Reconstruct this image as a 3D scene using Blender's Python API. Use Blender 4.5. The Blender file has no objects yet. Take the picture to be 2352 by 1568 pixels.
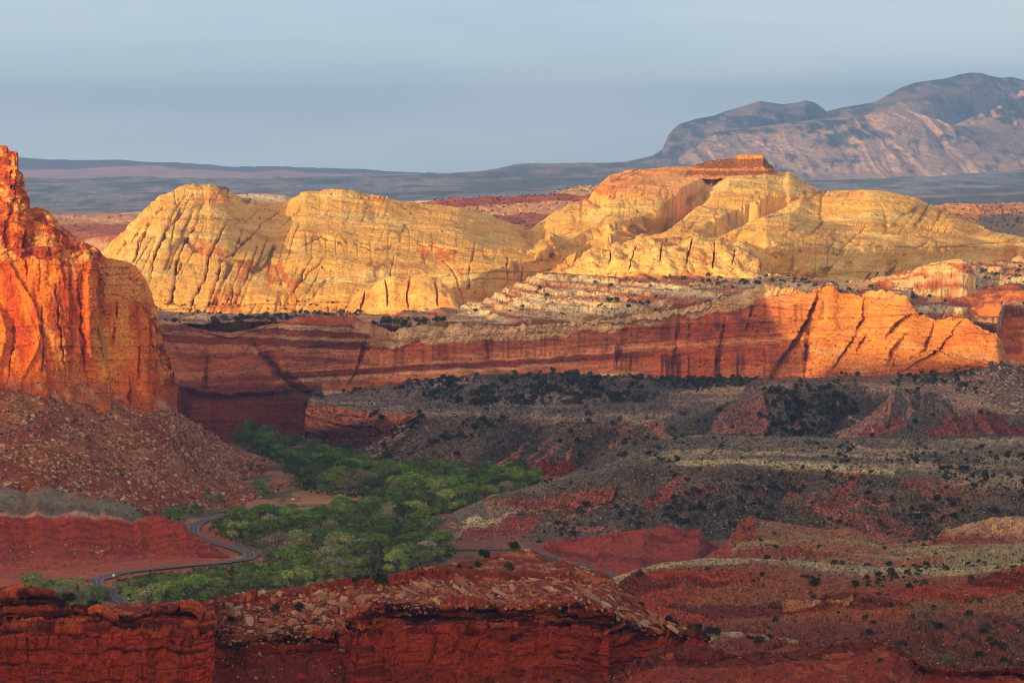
import bpy, math, random
import numpy as np
from mathutils import Vector, Matrix
PI = math.pi
S = bpy.context.scene
COLL = S.collection
# ------------------------------------------------------------------ camera, sky, sun, exposure
# metres; camera at the origin looking along +Y (south-east), world stands below and beyond it
W, H, F = 2352.0, 1568.0, 9578.0          # drafting frame: pixel pitch of the survey used to place landforms
PITCH = math.atan((784 - 370) / F)
cP, sP = math.cos(PITCH), math.sin(PITCH)
cd = bpy.data.cameras.new('camera')
cam = bpy.data.objects.new('camera', cd); COLL.objects.link(cam)
cam.location = (0, 0, 0)
cam.rotation_euler = (PI / 2 - PITCH, 0, 0)
cd.sensor_fit = 'HORIZONTAL'; cd.sensor_width = 36.0
cd.lens = 18.0 / (W / 2 / F)
cd.clip_start = 10.0; cd.clip_end = 150000.0
S.camera = cam

SUN_EL = math.radians(6.0)
ALPHA = math.radians(36.0)                # sunlight travels forward and to the right
Ldir = Vector((math.sin(ALPHA) * math.cos(SUN_EL), math.cos(ALPHA) * math.cos(SUN_EL), -math.sin(SUN_EL)))
world = bpy.data.worlds.new('World'); S.world = world
world.use_nodes = True
wn, wl = world.node_tree.nodes, world.node_tree.links
for n in list(wn): wn.remove(n)
sky = wn.new('ShaderNodeTexSky'); sky.sky_type = 'NISHITA'; sky.sun_disc = False
sky.sun_elevation = SUN_EL
tosun = -Ldir
sky.sun_rotation = math.atan2(tosun.x, tosun.y)
sky.altitude = 1700; sky.air_density = 0.8; sky.dust_density = 0.5; sky.ozone_density = 4.5
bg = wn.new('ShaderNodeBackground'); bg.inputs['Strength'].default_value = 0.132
wo = wn.new('ShaderNodeOutputWorld')
# thin high veil of cloud greys the blue in long soft streaks
tcw = wn.new('ShaderNodeTexCoord'); mpw = wn.new('ShaderNodeMapping'); mpw.inputs['Scale'].default_value = (3.0, 3.0, 22.0); mpw.inputs['Rotation'].default_value = (0.05, 0.12, 0)
nzw = wn.new('ShaderNodeTexNoise'); nzw.inputs['Scale'].default_value = 2.2; nzw.inputs['Detail'].default_value = 5
wl.new(tcw.outputs['Generated'], mpw.inputs['Vector']); wl.new(mpw.outputs[0], nzw.inputs['Vector'])
mrw = wn.new('ShaderNodeMapRange'); mrw.inputs['From Min'].default_value = 0.3; mrw.inputs['From Max'].default_value = 0.7; mrw.inputs['To Min'].default_value = 0.6; mrw.inputs['To Max'].default_value = 0.95
wl.new(nzw.outputs['Fac'], mrw.inputs['Value'])
mxw = wn.new('ShaderNodeMixRGB'); sxw = wn.new('ShaderNodeSeparateXYZ'); wl.new(tcw.outputs['Generated'], sxw.inputs[0])
mzw = wn.new('ShaderNodeMapRange'); mzw.interpolation_type = 'SMOOTHSTEP'; mzw.inputs['From Min'].default_value = .15; mzw.inputs['From Max'].default_value = .8; mzw.inputs['To Min'].default_value = 1.0; mzw.inputs['To Max'].default_value = .22; wl.new(sxw.outputs['Z'], mzw.inputs['Value'])
muw = wn.new('ShaderNodeMath'); muw.operation = 'MULTIPLY'; wl.new(mrw.outputs[0], muw.inputs[0]); wl.new(mzw.outputs[0], muw.inputs[1])
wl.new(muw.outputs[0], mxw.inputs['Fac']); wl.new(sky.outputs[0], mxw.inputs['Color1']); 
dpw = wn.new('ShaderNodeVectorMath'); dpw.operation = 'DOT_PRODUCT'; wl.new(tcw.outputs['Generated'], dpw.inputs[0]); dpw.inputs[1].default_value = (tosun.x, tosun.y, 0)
mgw = wn.new('ShaderNodeMapRange'); mgw.inputs['From Min'].default_value = -0.6; mgw.inputs['From Max'].default_value = 1.0; wl.new(dpw.outputs['Value'], mgw.inputs['Value'])  # warm sunward glow added to the veil to light the shaded slopes
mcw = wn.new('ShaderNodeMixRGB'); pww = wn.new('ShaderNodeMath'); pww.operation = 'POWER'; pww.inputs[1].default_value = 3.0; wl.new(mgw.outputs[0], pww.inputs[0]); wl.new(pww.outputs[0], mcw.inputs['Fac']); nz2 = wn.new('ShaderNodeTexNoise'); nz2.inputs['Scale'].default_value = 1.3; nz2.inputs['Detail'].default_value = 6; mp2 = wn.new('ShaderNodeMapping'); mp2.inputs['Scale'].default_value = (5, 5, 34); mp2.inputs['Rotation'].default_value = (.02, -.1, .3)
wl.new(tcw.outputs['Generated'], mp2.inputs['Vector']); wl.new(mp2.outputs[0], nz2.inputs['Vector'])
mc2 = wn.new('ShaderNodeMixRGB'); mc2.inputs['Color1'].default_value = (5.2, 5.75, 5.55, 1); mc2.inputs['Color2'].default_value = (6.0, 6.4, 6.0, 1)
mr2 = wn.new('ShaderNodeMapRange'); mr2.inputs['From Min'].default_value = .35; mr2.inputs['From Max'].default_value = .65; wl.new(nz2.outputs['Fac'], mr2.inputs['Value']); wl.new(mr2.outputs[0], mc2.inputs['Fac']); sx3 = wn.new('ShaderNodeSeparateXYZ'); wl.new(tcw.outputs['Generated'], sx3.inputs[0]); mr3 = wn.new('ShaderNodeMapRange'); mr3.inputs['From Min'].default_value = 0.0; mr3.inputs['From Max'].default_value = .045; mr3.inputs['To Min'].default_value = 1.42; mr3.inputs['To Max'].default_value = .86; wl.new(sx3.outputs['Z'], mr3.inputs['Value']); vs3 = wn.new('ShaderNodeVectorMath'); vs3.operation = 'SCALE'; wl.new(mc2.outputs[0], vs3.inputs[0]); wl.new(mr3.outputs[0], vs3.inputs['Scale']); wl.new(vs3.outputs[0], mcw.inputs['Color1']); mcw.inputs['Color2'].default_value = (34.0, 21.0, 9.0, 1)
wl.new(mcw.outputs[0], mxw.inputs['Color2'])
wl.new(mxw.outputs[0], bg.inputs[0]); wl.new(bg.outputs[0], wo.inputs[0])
sl = bpy.data.lights.new('sun', 'SUN'); sl.energy = 5.0; sl.angle = math.radians(0.3)
sl.color = (1.0, 0.75, 0.34)
sun = bpy.data.objects.new('sun', sl); COLL.objects.link(sun)
sun.rotation_euler = Ldir.to_track_quat('-Z', 'Y').to_euler()
S.view_settings.view_transform = 'Standard'; S.view_settings.look = 'None'
S.view_settings.exposure = 0.62; S.view_settings.gamma = 1.0
S.cycles.use_denoising = True; S.cycles.filter_width = 1.05
S.cycles.max_bounces = 4; S.cycles.diffuse_bounces = 3; S.cycles.volume_bounces = 0
S.cycles.transparent_max_bounces = 4

# ------------------------------------------------------------------ numeric helpers
def ray(px, py):
    cx = (px - W / 2) / F; cy = (H / 2 - py) / F
    dy = cP + cy * sP
    return cx / dy, (-sP + cy * cP) / dy
def pt(px, py, D):
    rx, rz = ray(px, py); return np.array([D * rx, D, D * rz])
def pz(px, py, z):                         # point where the sight line meets height z
    rx, rz = ray(px, py); D = z / rz; return np.array([D * rx, D, z])
def proj(P):
    x, y, z = P[..., 0], P[..., 1], P[..., 2]
    d = y * cP - z * sP; u = y * sP + z * cP
    return W / 2 + F * x / d, H / 2 - F * u / d
def h3(i, j, k, s=0):
    n = (i.astype(np.int64) * 374761393 + j.astype(np.int64) * 668265263 + k.astype(np.int64) * 2147483647 + s * 974634777) & 0xffffffff
    n = ((n ^ (n >> 13)) * 1274126177) & 0xffffffff
    n = ((n ^ (n >> 16)) * 2246822519) & 0xffffffff
    return ((n ^ (n >> 15)) & 0xffffff).astype(np.float32) / 16777216.0
def vn(x, y, z, s=0):                      # value noise -1..1
    x, y, z = np.broadcast_arrays(np.asarray(x, np.float32), np.asarray(y, np.float32), np.asarray(z, np.float32))
    xi, yi, zi = np.floor(x), np.floor(y), np.floor(z)
    fx, fy, fz = x - xi, y - yi, z - zi
    fx = fx * fx * (3 - 2 * fx); fy = fy * fy * (3 - 2 * fy); fz = fz * fz * (3 - 2 * fz)
    xi = xi.astype(np.int64); yi = yi.astype(np.int64); zi = zi.astype(np.int64)
    r = 0
    for a in (0, 1):
        wx = fx if a else 1 - fx
        for b in (0, 1):
            wy = fy if b else 1 - fy
            for c in (0, 1):
                wz = fz if c else 1 - fz
                r = r + wx * wy * wz * h3(xi + a, yi + b, zi + c, s)
    return r * 2 - 1
def fbm(x, y, z, o=4, s=0, g=0.5):
    r = 0; a = 1.0; t = 0; f = 1.0
    for i in range(o):
        r = r + a * vn(x * f + 17.3 * i, y * f + 5.1 * i, z * f + 9.7 * i, s + i); t += a; a *= g; f *= 2.03
    return r / t
def ridged(x, y, z, o=3, s=0):
    r = 0; a = 1.0; t = 0; f = 1.0
    for i in range(o):
        r = r + a * (1 - np.abs(vn(x * f + 3.3 * i, y * f, z * f, s + i))); t += a; a *= 0.5; f *= 2.1
    return r / t                            # 0..1, crests at 1
def sm(a, b, x):
    t = np.clip((x - a) / (b - a), 0, 1); return t * t * (3 - 2 * t)
def lin(r, g, b):                           # 0..255 display -> linear
    c = np.array([r, g, b]) / 255.0
    return np.where(c < 0.04045, c / 12.92, ((c + 0.055) / 1.055) ** 2.4)
def mix(a, b, m):
    m = np.asarray(m)[..., None]; return a * (1 - m) + b * m
def segd(PX, PY, poly):                     # distance, signed side (+ = right of travel downwards), parameter
    best = np.full(PX.shape, 1e9, np.float32); side = np.zeros(PX.shape, np.float32); tt = np.zeros(PX.shape, np.float32)
    n = len(poly) - 1
    for k in range(n):
        ax, ay = poly[k][:2]; bx, by = poly[k + 1][:2]
        dx, dy = bx - ax, by - ay; L2 = dx * dx + dy * dy + 1e-9
        t = np.clip(((PX - ax) * dx + (PY - ay) * dy) / L2, 0, 1)
        ex = PX - ax - t * dx; ey = PY - ay - t * dy
        d = np.sqrt(ex * ex + ey * ey)
        sd = np.sign(dx * (PY - ay) - dy * (PX - ax))
        m = d < best
        best = np.where(m, d, best); side = np.where(m, sd, side); tt = np.where(m, (k + t) / n, tt)
    return best, side, tt
def inpoly(PX, PY, poly):
    r = np.zeros(PX.shape, bool); n = len(poly)
    j = n - 1
    for i in range(n):
        xi, yi = poly[i]; xj, yj = poly[j]
        if yi != yj:
            c = ((yi > PY) != (yj > PY)) & (PX < (xj - xi) * (PY - yi) / (yj - yi) + xi)
            r ^= c
        j = i
    return r

class Land:
    """lofted sheet: rows of surveyed contour lines, real depth"""
    def __init__(s, curves, rows, x0, x1, step, ks=None, dsm=9):
        xs = np.arange(x0, x1 + step, step, dtype=np.float64)
        C = []
        for c in curves:
            a = np.array(c, float)
            py = np.interp(xs, a[:, 0], a[:, 1]); D = np.interp(xs, a[:, 0], a[:, 2])
            if dsm > 1:
                k = np.ones(dsm) / dsm; D = np.convolve(np.pad(D, dsm // 2, mode='edge'), k, 'valid')[:len(xs)]
            rx, rz = ray(xs, py)
            C.append(np.stack([D * rx, D, D * rz], -1))
        out = []; T = []
        for i in range(len(C) - 1):
            n = rows[i]; k = (ks[i] if ks else 0.0)
            last = i == len(C) - 2
            t = np.linspace(0, 1, n, endpoint=False) if not last else np.linspace(0, 1, n)
            for v in t:
                a, b = C[i], C[i + 1]
                if k >= 0: tz = (1 - k) * v + k * math.sin(v * PI / 2); td = (1 - k) * v + k * (1 - math.cos(v * PI / 2))
                else: tz = (1 + k) * v - k * (1 - math.cos(v * PI / 2)); td = (1 + k) * v - k * math.sin(v * PI / 2)
                D = a[:, 1] * (1 - td) + b[:, 1] * td
                r = np.stack([(a[:, 0] / a[:, 1]) * D, D, a[:, 2] * (1 - tz) + b[:, 2] * tz], -1)
                out.append(r); T.append(i + v)
        s.P = np.array(out); s.T = np.repeat(np.array(T)[:, None], len(xs), 1)
        s.PX, s.PY = proj(s.P)
        s.C = np.ones(s.P.shape) * 0.3
    @property
    def x(s): return s.P[..., 0]
    @property
    def y(s): return s.P[..., 1]
    @property
    def z(s): return s.P[..., 2]
    def normal(s):
        du = np.gradient(s.P, axis=1); dv = np.gradient(s.P, axis=0)
        n = np.cross(du, dv); l = np.linalg.norm(n, axis=-1, keepdims=True) + 1e-9
        return n / l
    def push(s, d, N=None):                 # + outwards
        if N is None: N = s.normal()
        s.P = s.P + N * d[..., None]
    def carve(s, poly, w, depth, asym=False, wob=3.0, seed=1, taper=True, zf=0.35, nrm=False):
        xs = [p[0] for p in poly]; ys = [p[1] for p in poly]
        m = w * 3 + 12
        sel = (s.PX > min(xs) - m) & (s.PX < max(xs) + m) & (s.PY > min(ys) - m) & (s.PY < max(ys) + m)
        if not sel.any(): return np.zeros(s.PX.shape)
        X = s.PX[sel]; Y = s.PY[sel]
        X = X + wob * fbm(X / 14, Y / 14, 0 * X, 3, seed); Y2 = Y + wob * fbm(X / 14, Y / 14, 0 * X + 7, 2, seed + 5)
        d, sd, t = segd(X, Y2, poly)
        tp = np.sin(np.clip(t, 0.02, 0.98) * PI) ** 0.35 if taper else 1.0
        if asym:
            # shadow side: steep wall on the left, ramp back up to the right
            q = -d * sd
            f = np.where(q > 0, np.clip(1 - q / w, 0, 1), np.clip(1 + q / (w * 0.22), 0, 1)) * tp
        else:
            f = np.clip(1 - d / w, 0, 1) ** 0.8 * tp
        full = np.zeros(s.PX.shape); full[sel] = f
        if nrm: s.P = s.P - s.normal() * (depth * full)[..., None]
        else: s.P[..., 1] += depth * full; s.P[..., 2] -= depth * zf * full
        return full
    def sync(s): s.PX, s.PY = proj(s.P); return s.x, s.y, s.z, s.PX, s.PY
    def near(s, px, py):
        k = np.argmin((s.PX - px) ** 2 + (s.PY - py) ** 2); i, j = np.unravel_index(k, s.PX.shape); return s.P[i, j]
    def build(s, name, mat, label, smooth=False, grain=0.0, speck=0.0, dim=1.0):
        if grain:                           # pebbles, lichen and tufts at the scale of a footstep to a boulder
            ii, jj = np.indices(s.P.shape[:2]); n0 = h3(ii, jj, ii * 0, 901); n1_ = h3(ii // 2, jj // 3, ii * 0, 902); n2_ = h3(ii // 3, jj // 6, ii * 0, 903)
            s.C = s.C * (1 + grain * ((n0 - .5) * 1.1 + (n1_ - .5) * 1.0 + (n2_ - .5) * .7))[..., None]
            if speck: s.C = s.C * np.where(n1_ > 1 - speck, .38, 1)[..., None]; s.C = s.C * np.where(n0 > 1 - speck * .4, 1.5, 1)[..., None]
        s.C = s.C * dim
        s.kx, s.ky = proj(s.P)
        nr, nc = s.P.shape[:2]
        me = bpy.data.meshes.new(name)
        me.vertices.add(nr * nc); me.vertices.foreach_set('co', s.P.astype(np.float32).ravel())
        idx = np.arange(nr * nc).reshape(nr, nc)
        q = np.stack([idx[:-1, :-1], idx[:-1, 1:], idx[1:, 1:], idx[1:, :-1]], -1).reshape(-1, 4)
        me.loops.add(q.size); me.loops.foreach_set('vertex_index', q.ravel().astype(np.int32))
        me.polygons.add(len(q)); me.polygons.foreach_set('loop_start', np.arange(0, q.size, 4, dtype=np.int32))
        me.polygons.foreach_set('loop_total', np.full(len(q), 4, np.int32))
        me.polygons.foreach_set('use_smooth', np.full(len(q), smooth))
        at = me.color_attributes.new('Col', 'FLOAT_COLOR', 'POINT')
        at.data.foreach_set('color', np.concatenate([np.clip(s.C, 0.004, 0.95), np.ones((nr, nc, 1))], -1).astype(np.float32).ravel())
        me.update(); me.materials.append(mat)
        o = bpy.data.objects.new(name, me); COLL.objects.link(o)
        o['kind'] = 'structure'; o['label'] = label
        return o

def mesh_np(name, V, Fc, mat, col=None, smooth=False):
    """V (n,3), Fc (m,k)"""
    me = bpy.data.meshes.new(name); k = Fc.shape[1]
    me.vertices.add(len(V)); me.vertices.foreach_set('co', np.asarray(V, np.float32).ravel())
    me.loops.add(Fc.size); me.loops.foreach_set('vertex_index', Fc.ravel().astype(np.int32))
    me.polygons.add(len(Fc)); me.polygons.foreach_set('loop_start', np.arange(0, Fc.size, k, dtype=np.int32))
    me.polygons.foreach_set('loop_total', np.full(len(Fc), k, np.int32))
    me.polygons.foreach_set('use_smooth', np.full(len(Fc), smooth))
    if col is not None:
        at = me.color_attributes.new('Col', 'FLOAT_COLOR', 'POINT')
        at.data.foreach_set('color', np.concatenate([col, np.ones((len(V), 1))], -1).astype(np.float32).ravel())
    me.update(); me.materials.append(mat)
    return me
def link(name, me, label=None, cat=None, group=None, kind=None, parent=None):
    o = bpy.data.objects.new(name, me); COLL.objects.link(o)
    if label: o['label'] = label
    if cat: o['category'] = cat
    if group: o['group'] = group
    if kind: o['kind'] = kind
    if parent: o.parent = parent
    return o

# ------------------------------------------------------------------ materials
def rock_mat(name, s1, s2, bump, var=0.35, rough=0.95, src='attr', dist=1.0, stretch=(1, 1, 1), tint=(1, 1, 1)):
    m = bpy.data.materials.new(name); m.use_nodes = True
    nt = m.node_tree; N, L = nt.nodes, nt.links
    b = N['Principled BSDF']; b.inputs['Roughness'].default_value = rough
    b.inputs['Specular IOR Level'].default_value = 0.15
    tc = N.new('ShaderNodeNewGeometry') if src == 'attr' else N.new('ShaderNodeTexCoord')
    pos = tc.outputs['Position'] if src == 'attr' else tc.outputs['Object']
    mp = N.new('ShaderNodeMapping'); mp.inputs['Scale'].default_value = stretch; L.new(pos, mp.inputs['Vector'])
    n1 = N.new('ShaderNodeTexNoise'); n1.inputs['Scale'].default_value = s1; n1.inputs['Detail'].default_value = 6; n1.inputs['Roughness'].default_value = 0.65
    n2 = N.new('ShaderNodeTexNoise'); n2.inputs['Scale'].default_value = s2; n2.inputs['Detail'].default_value = 4; n2.inputs['Roughness'].default_value = 0.7
    L.new(mp.outputs[0], n1.inputs['Vector']); L.new(mp.outputs[0], n2.inputs['Vector'])
    ad = N.new('ShaderNodeMath'); ad.operation = 'ADD'; L.new(n1.outputs['Fac'], ad.inputs[0]); L.new(n2.outputs['Fac'], ad.inputs[1])
    mr = N.new('ShaderNodeMapRange'); mr.inputs['From Min'].default_value = 0.65; mr.inputs['From Max'].default_value = 1.35
    mr.inputs['To Min'].default_value = 1 - var; mr.inputs['To Max'].default_value = 1 + var; L.new(ad.outputs[0], mr.inputs['Value'])
    if src == 'attr':
        at = N.new('ShaderNodeAttribute'); at.attribute_name = 'Col'; co = at.outputs['Color']
    else:
        oi = N.new('ShaderNodeObjectInfo'); co = oi.outputs['Color']
    vm = N.new('ShaderNodeVectorMath'); vm.operation = 'SCALE'; L.new(co, vm.inputs[0]); L.new(mr.outputs[0], vm.inputs['Scale'])
    L.new(vm.outputs[0], b.inputs['Base Color'])
    if bump > 0:
        bp = N.new('ShaderNodeBump'); bp.inputs['Strength'].default_value = bump; bp.inputs['Distance'].default_value = dist
        L.new(ad.outputs[0], bp.inputs['Height']); L.new(bp.outputs[0], b.inputs['Normal'])
    return m
def plain_mat(name, col, rough=0.8, emit=None):
    m = bpy.data.materials.new(name); m.use_nodes = True
    nt = m.node_tree; b = nt.nodes['Principled BSDF']
    n = nt.nodes.new('ShaderNodeTexNoise'); n.inputs['Scale'].default_value = 3.0
    r = nt.nodes.new('ShaderNodeMapRange'); r.inputs['To Min'].default_value = 0.85; r.inputs['To Max'].default_value = 1.15
    nt.links.new(n.outputs['Fac'], r.inputs['Value'])
    v = nt.nodes.new('ShaderNodeVectorMath'); v.operation = 'SCALE'; v.inputs[0].default_value = col
    nt.links.new(r.outputs[0], v.inputs['Scale']); nt.links.new(v.outputs[0], b.inputs['Base Color'])
    b.inputs['Roughness'].default_value = rough
    return m
def leaf_mat(name, tint):
    m = bpy.data.materials.new(name); m.use_nodes = True
    nt = m.node_tree; N, L = nt.nodes, nt.links
    b = N['Principled BSDF']; b.inputs['Roughness'].default_value = 0.8; b.inputs['Specular IOR Level'].default_value = 0.1
    at = N.new('ShaderNodeAttribute'); at.attribute_name = 'Col'
    oi = N.new('ShaderNodeObjectInfo')
    mx = N.new('ShaderNodeVectorMath'); mx.operation = 'MULTIPLY'; L.new(at.outputs['Color'], mx.inputs[0])
    if tint: L.new(oi.outputs['Color'], mx.inputs[1])
    else: mx.inputs[1].default_value = (1, 1, 1)
    L.new(mx.outputs[0], b.inputs['Base Color'])
    return m

M_far = rock_mat('far_mountain_rock', 0.004, 0.02, 0.8, 0.4, dist=30)
M_desert = rock_mat('far_desert_ground', 0.0012, 0.008, 0.3, 0.35, dist=10, stretch=(1, 0.25, 1))
M_dome = rock_mat('pale_sandstone', 0.035, 0.25, 0.95, 0.24, dist=1.6, stretch=(1, 1, 3.0))
M_bench = rock_mat('slickrock', 0.05, 0.4, 1.0, 0.34, dist=1.5, stretch=(1, 1, 2.5))
M_wall = rock_mat('varnished_sandstone', 0.06, 0.5, 0.85, 0.42, dist=1.2, stretch=(1, 1, 0.6))
M_cliff = rock_mat('orange_sandstone', 0.06, 0.4, 0.85, 0.3, dist=1.2)
M_talus = rock_mat('talus_debris', 0.25, 1.1, 1.0, 0.6, dist=0.9)
M_soil = rock_mat('badland_clay', 0.12, 0.9, 0.8, 0.4, dist=0.5)
M_scree = rock_mat('boulder_scree', 0.3, 1.2, 1.0, 0.65, dist=1.0)
M_fore = rock_mat('red_mudstone', 0.35, 1.6, 1.0, 0.5, dist=0.45, stretch=(1, 1, 2.2))
M_boulder = rock_mat('boulder_rock', 0.4, 1.5, 0.5, 0.25, src='obj', dist=0.3)
M_leafcol = leaf_mat('foliage_by_tree', True)
M_leaf = leaf_mat('foliage_scrub', False)
M_bark = plain_mat('bark', (0.10, 0.075, 0.055))

# ================================================================== LANDFORMS, far to near
LAND = {}
def blocks(a, h, lam, wj, s=0, wob=0.35):
    """bedded + jointed sandstone: returns block offset 0..1, groove 0..1"""
    hw = h / lam + wob * vn(a / (lam * 9), h * 0, h * 0 + 3, s) + 0.42 * vn(h / (lam * 1.7), h * 0 + 5, a / (lam * 40), s + 20) + 0.12 * vn(a / (lam * 1.3), h / lam, h * 0, s + 21)
    i = np.floor(hw); fh = hw - i
    wi = wj * (0.45 + 1.9 * h3(i, i * 0, i * 0, s + 1) ** 1.5)
    aw = a / wi + h3(i, i * 0 + 1, i * 0, s + 2) * 7 + 0.3 * vn(h / (lam * .7), a / wj, a * 0, s + 9)
    aw = aw + 0.45 * vn(aw * .8, i, i * 0, s + 22)
    j = np.floor(aw); fa = aw - j
    off = 0.6 * h3(i, i * 0 + 2, i * 0, s + 3) + 0.4 * h3(i, j, i * 0 + 5, s + 4)
    brk = sm(-.25, .25, fbm(a / (lam * 3), h / lam, h * 0, 2, s + 23))
    gh = np.clip(1 - np.minimum(fh, 1 - fh) * 8, 0, 1) * (.35 + .65 * h3(i, np.floor(a / (wj * 2.2)), i * 0, s + 24))
    ga = np.clip(1 - np.minimum(fa, 1 - fa) * wi / (0.12 * lam), 0, 1) * (h3(i, j, i * 0, s + 25) > .35) * brk
    return off, np.maximum(gh, ga * 0.8)

# ---- far pink plateau
L = Land([[(-300, 425, 40000), (2700, 425, 40000)],
          [(-300, 405, 42000), (700, 404, 42000), (900, 408, 42000), (2700, 425, 42000)],
          [(-300, 392, 43500), (280, 384, 43500), (330, 382, 43500), (420, 394, 43500), (700, 400, 43500), (900, 410, 43500), (2700, 430, 43500)],
          [(-300, 366, 46000), (40, 366, 46000), (150, 368, 46000), (280, 367, 46000), (320, 371, 46000), (450, 378, 46000), (560, 385, 46000), (700, 392, 46000), (880, 401, 46000), (1100, 408, 46000), (2700, 430, 46000)],
          [(-300, 420, 52000), (2700, 450, 52000)]],
         [8, 12, 16, 6], -300, 2700, 5)
L.push(150 * (ridged(L.x / 1800, L.y / 2600, L.z / 400, 3, 3) - 0.6) * (L.T < 3))
c = mix(np.broadcast_to(lin(232, 170, 150), L.P.shape), np.broadcast_to(lin(120, 90, 85), L.P.shape), sm(1.7, 2.1, L.T + 0.25 * fbm(L.x / 2500, L.z / 300, L.x * 0, 3, 5)))
L.C = c * (1 + 0.2 * fbm(L.x / 900, L.z / 40, L.x * 0, 3, 8))[..., None]
L.build('far_plateau', M_far, 'pale pink plateau far beyond the desert plain at the horizon')

# ---- desert plain and its rim
rim = [(-300, 407, 26000), (50, 406, 26000), (440, 408, 26000), (462, 411, 26000), (480, 408, 26000), (590, 408, 26000), (620, 409, 26000), (635, 401, 26000), (655, 409, 26000), (720, 405, 26000), (850, 400, 26000), (930, 401, 26000), (985, 396, 26000), (1010, 400, 26000), (1100, 397, 26000),
       (1140, 393, 26000), (1180, 382, 26000), (1230, 378, 26000), (1330, 378, 26000), (1440, 374, 26000), (1500, 362, 26000), (1540, 362, 26000), (1600, 385, 26000), (1700, 404, 25800), (1850, 413, 25600), (2050, 408, 25600), (2200, 396, 25600), (2352, 386, 25600), (2700, 380, 25600)]
def off(c, dy, D): return [(a, b + dy, D) for a, b, _ in c]
L = Land([[(-300, 640, 8000), (2700, 640, 8000)],
          [(-300, 505, 12500), (700, 500, 12500), (1500, 495, 12500), (2100, 475, 13500), (2700, 475, 13500)],
          [(-300, 472, 17000), (700, 465, 17000), (1400, 448, 17000), (1900, 440, 17500), (2700, 430, 17500)],
          [(-300, 435, 22500), (700, 432, 22500), (1100, 425, 22500), (1450, 408, 22500), (1900, 425, 22500), (2700, 412, 22500)],
          [(-300, 414, 24500), (600, 415, 24500), (850, 408, 24500), (1100, 403, 24500), (1300, 386, 24500), (1500, 382, 24500), (1700, 410, 24500), (1900, 418, 24500), (2352, 402, 24500), (2700, 396, 24500)],
          rim, off(rim, 30, 31000)],
         [30, 30, 36, 24, 14, 6], -300, 2700, 3.0)
amp = np.clip(L.T, 0, 1)
L.P[..., 2] += 26 * fbm(L.x / 900, L.y / 1500, L.x * 0, 5, 11) * amp + 30 * (ridged(L.x / 700, L.y / 1400, L.x * 0, 4, 14) - 0.6) * sm(3.2, 4.2, L.T) * (1 - sm(5, 5.3, L.T))
q = fbm(L.x / 1300, L.y / 2400, L.x * 0, 5, 21)
band = fbm(L.x / 6000, L.y / 800, L.x * 0, 4, 31)
c = np.broadcast_to(lin(146, 140, 140), L.P.shape)
c = mix(c, np.broadcast_to(lin(150, 128, 112), L.P.shape), sm(0.05, 0.4, q + band * 0.5) * 0.9)
c = mix(c, np.broadcast_to(lin(176, 146, 122), L.P.shape), sm(0.1, 0.35, fbm(L.x / 160, L.y / 700, L.x * 0, 5, 44)) * .6)
c = mix(c, np.broadcast_to(lin(48, 50, 46), L.P.shape), sm(-.05, 0.25, fbm(L.x / 110, L.y / 500, L.x * 0, 4, 43)) * .6)
c = mix(c, np.broadcast_to(lin(66, 66, 58), L.P.shape), sm(0.05, 0.4, fbm(L.x / 500, L.y / 900, L.x * 0, 4, 41)) * 0.75)
L.C = c
LAND['desert'] = L
L.build('desert_plain', M_desert, 'hazy blue desert plain with a flat far rim', grain=.35)

# ---- mountains
def mount(name, label, curves, rows, seed, amp, gul, x0, x1, dark, light, fac=(0.1, 0.5), prof=None):
    if prof:
        n_ = len(curves); xs_ = np.arange(x0, x1 + 1, 20.0)
        curves = [[(x_, float(np.interp(x_, [q[0] for q in c], [q[1] for q in c])), float(np.interp(x_, [q[0] for q in c], [q[2] for q in c])) + float(np.interp(x_, [q[0] for q in prof], [q[1] for q in prof])) * (1, .9, .6, .25, 0, 0)[min(k, 5)]) for x_ in sorted(set(xs_) | {q[0] for q in c})] for k, c in enumerate(curves)]
    L = Land(curves, rows, x0, x1, 2.0, dsm=15)
    n = len(curves) - 1
    L.P0 = L.P.copy()
    fade = (1 - sm(n - 1.0, n - 0.8, L.T)) * (1 - 0.985 * sm(n - 1.45, n - 1.0, L.T))
    w = fbm(L.x / 900, L.z / 900, L.y * 0, 3, seed + 9) * 0.9 + .55 * fbm(L.x / 170, L.z / 120, L.y * 0, 3, seed + 12)
    g = .6 * ridged((L.x + .55 * L.z) / gul + w * 1.4, L.z / (gul * 7) + 2, L.y / 9000, 3, seed) + .4 * ridged((L.x + .4 * L.z) / (gul * 3.3) + w, L.z / (gul * 9), L.x * 0, 2, seed + 1)
    dd = amp * (g - 0.62) * (0.25 + 0.75 * sm(0, 0.6, L.T)) * fade + amp * 0.35 * fbm(L.x / 160, L.z / 110, L.y / 500, 5, seed + 3) * fade
    sc_ = 1 - dd / L.P[..., 1]; L.P = L.P * np.stack([sc_, sc_, np.ones_like(sc_)], -1); L.P[..., 2] += dd * 0.012
    q = fbm(L.x / 300, L.z / 200, L.y / 900, 3, seed + 5) * .6 + .75 * fbm(L.x / 45, L.z / 32, L.y / 900, 4, seed + 6)
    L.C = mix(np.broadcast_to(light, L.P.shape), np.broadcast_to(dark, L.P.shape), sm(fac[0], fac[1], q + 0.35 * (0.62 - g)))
    return L
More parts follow.
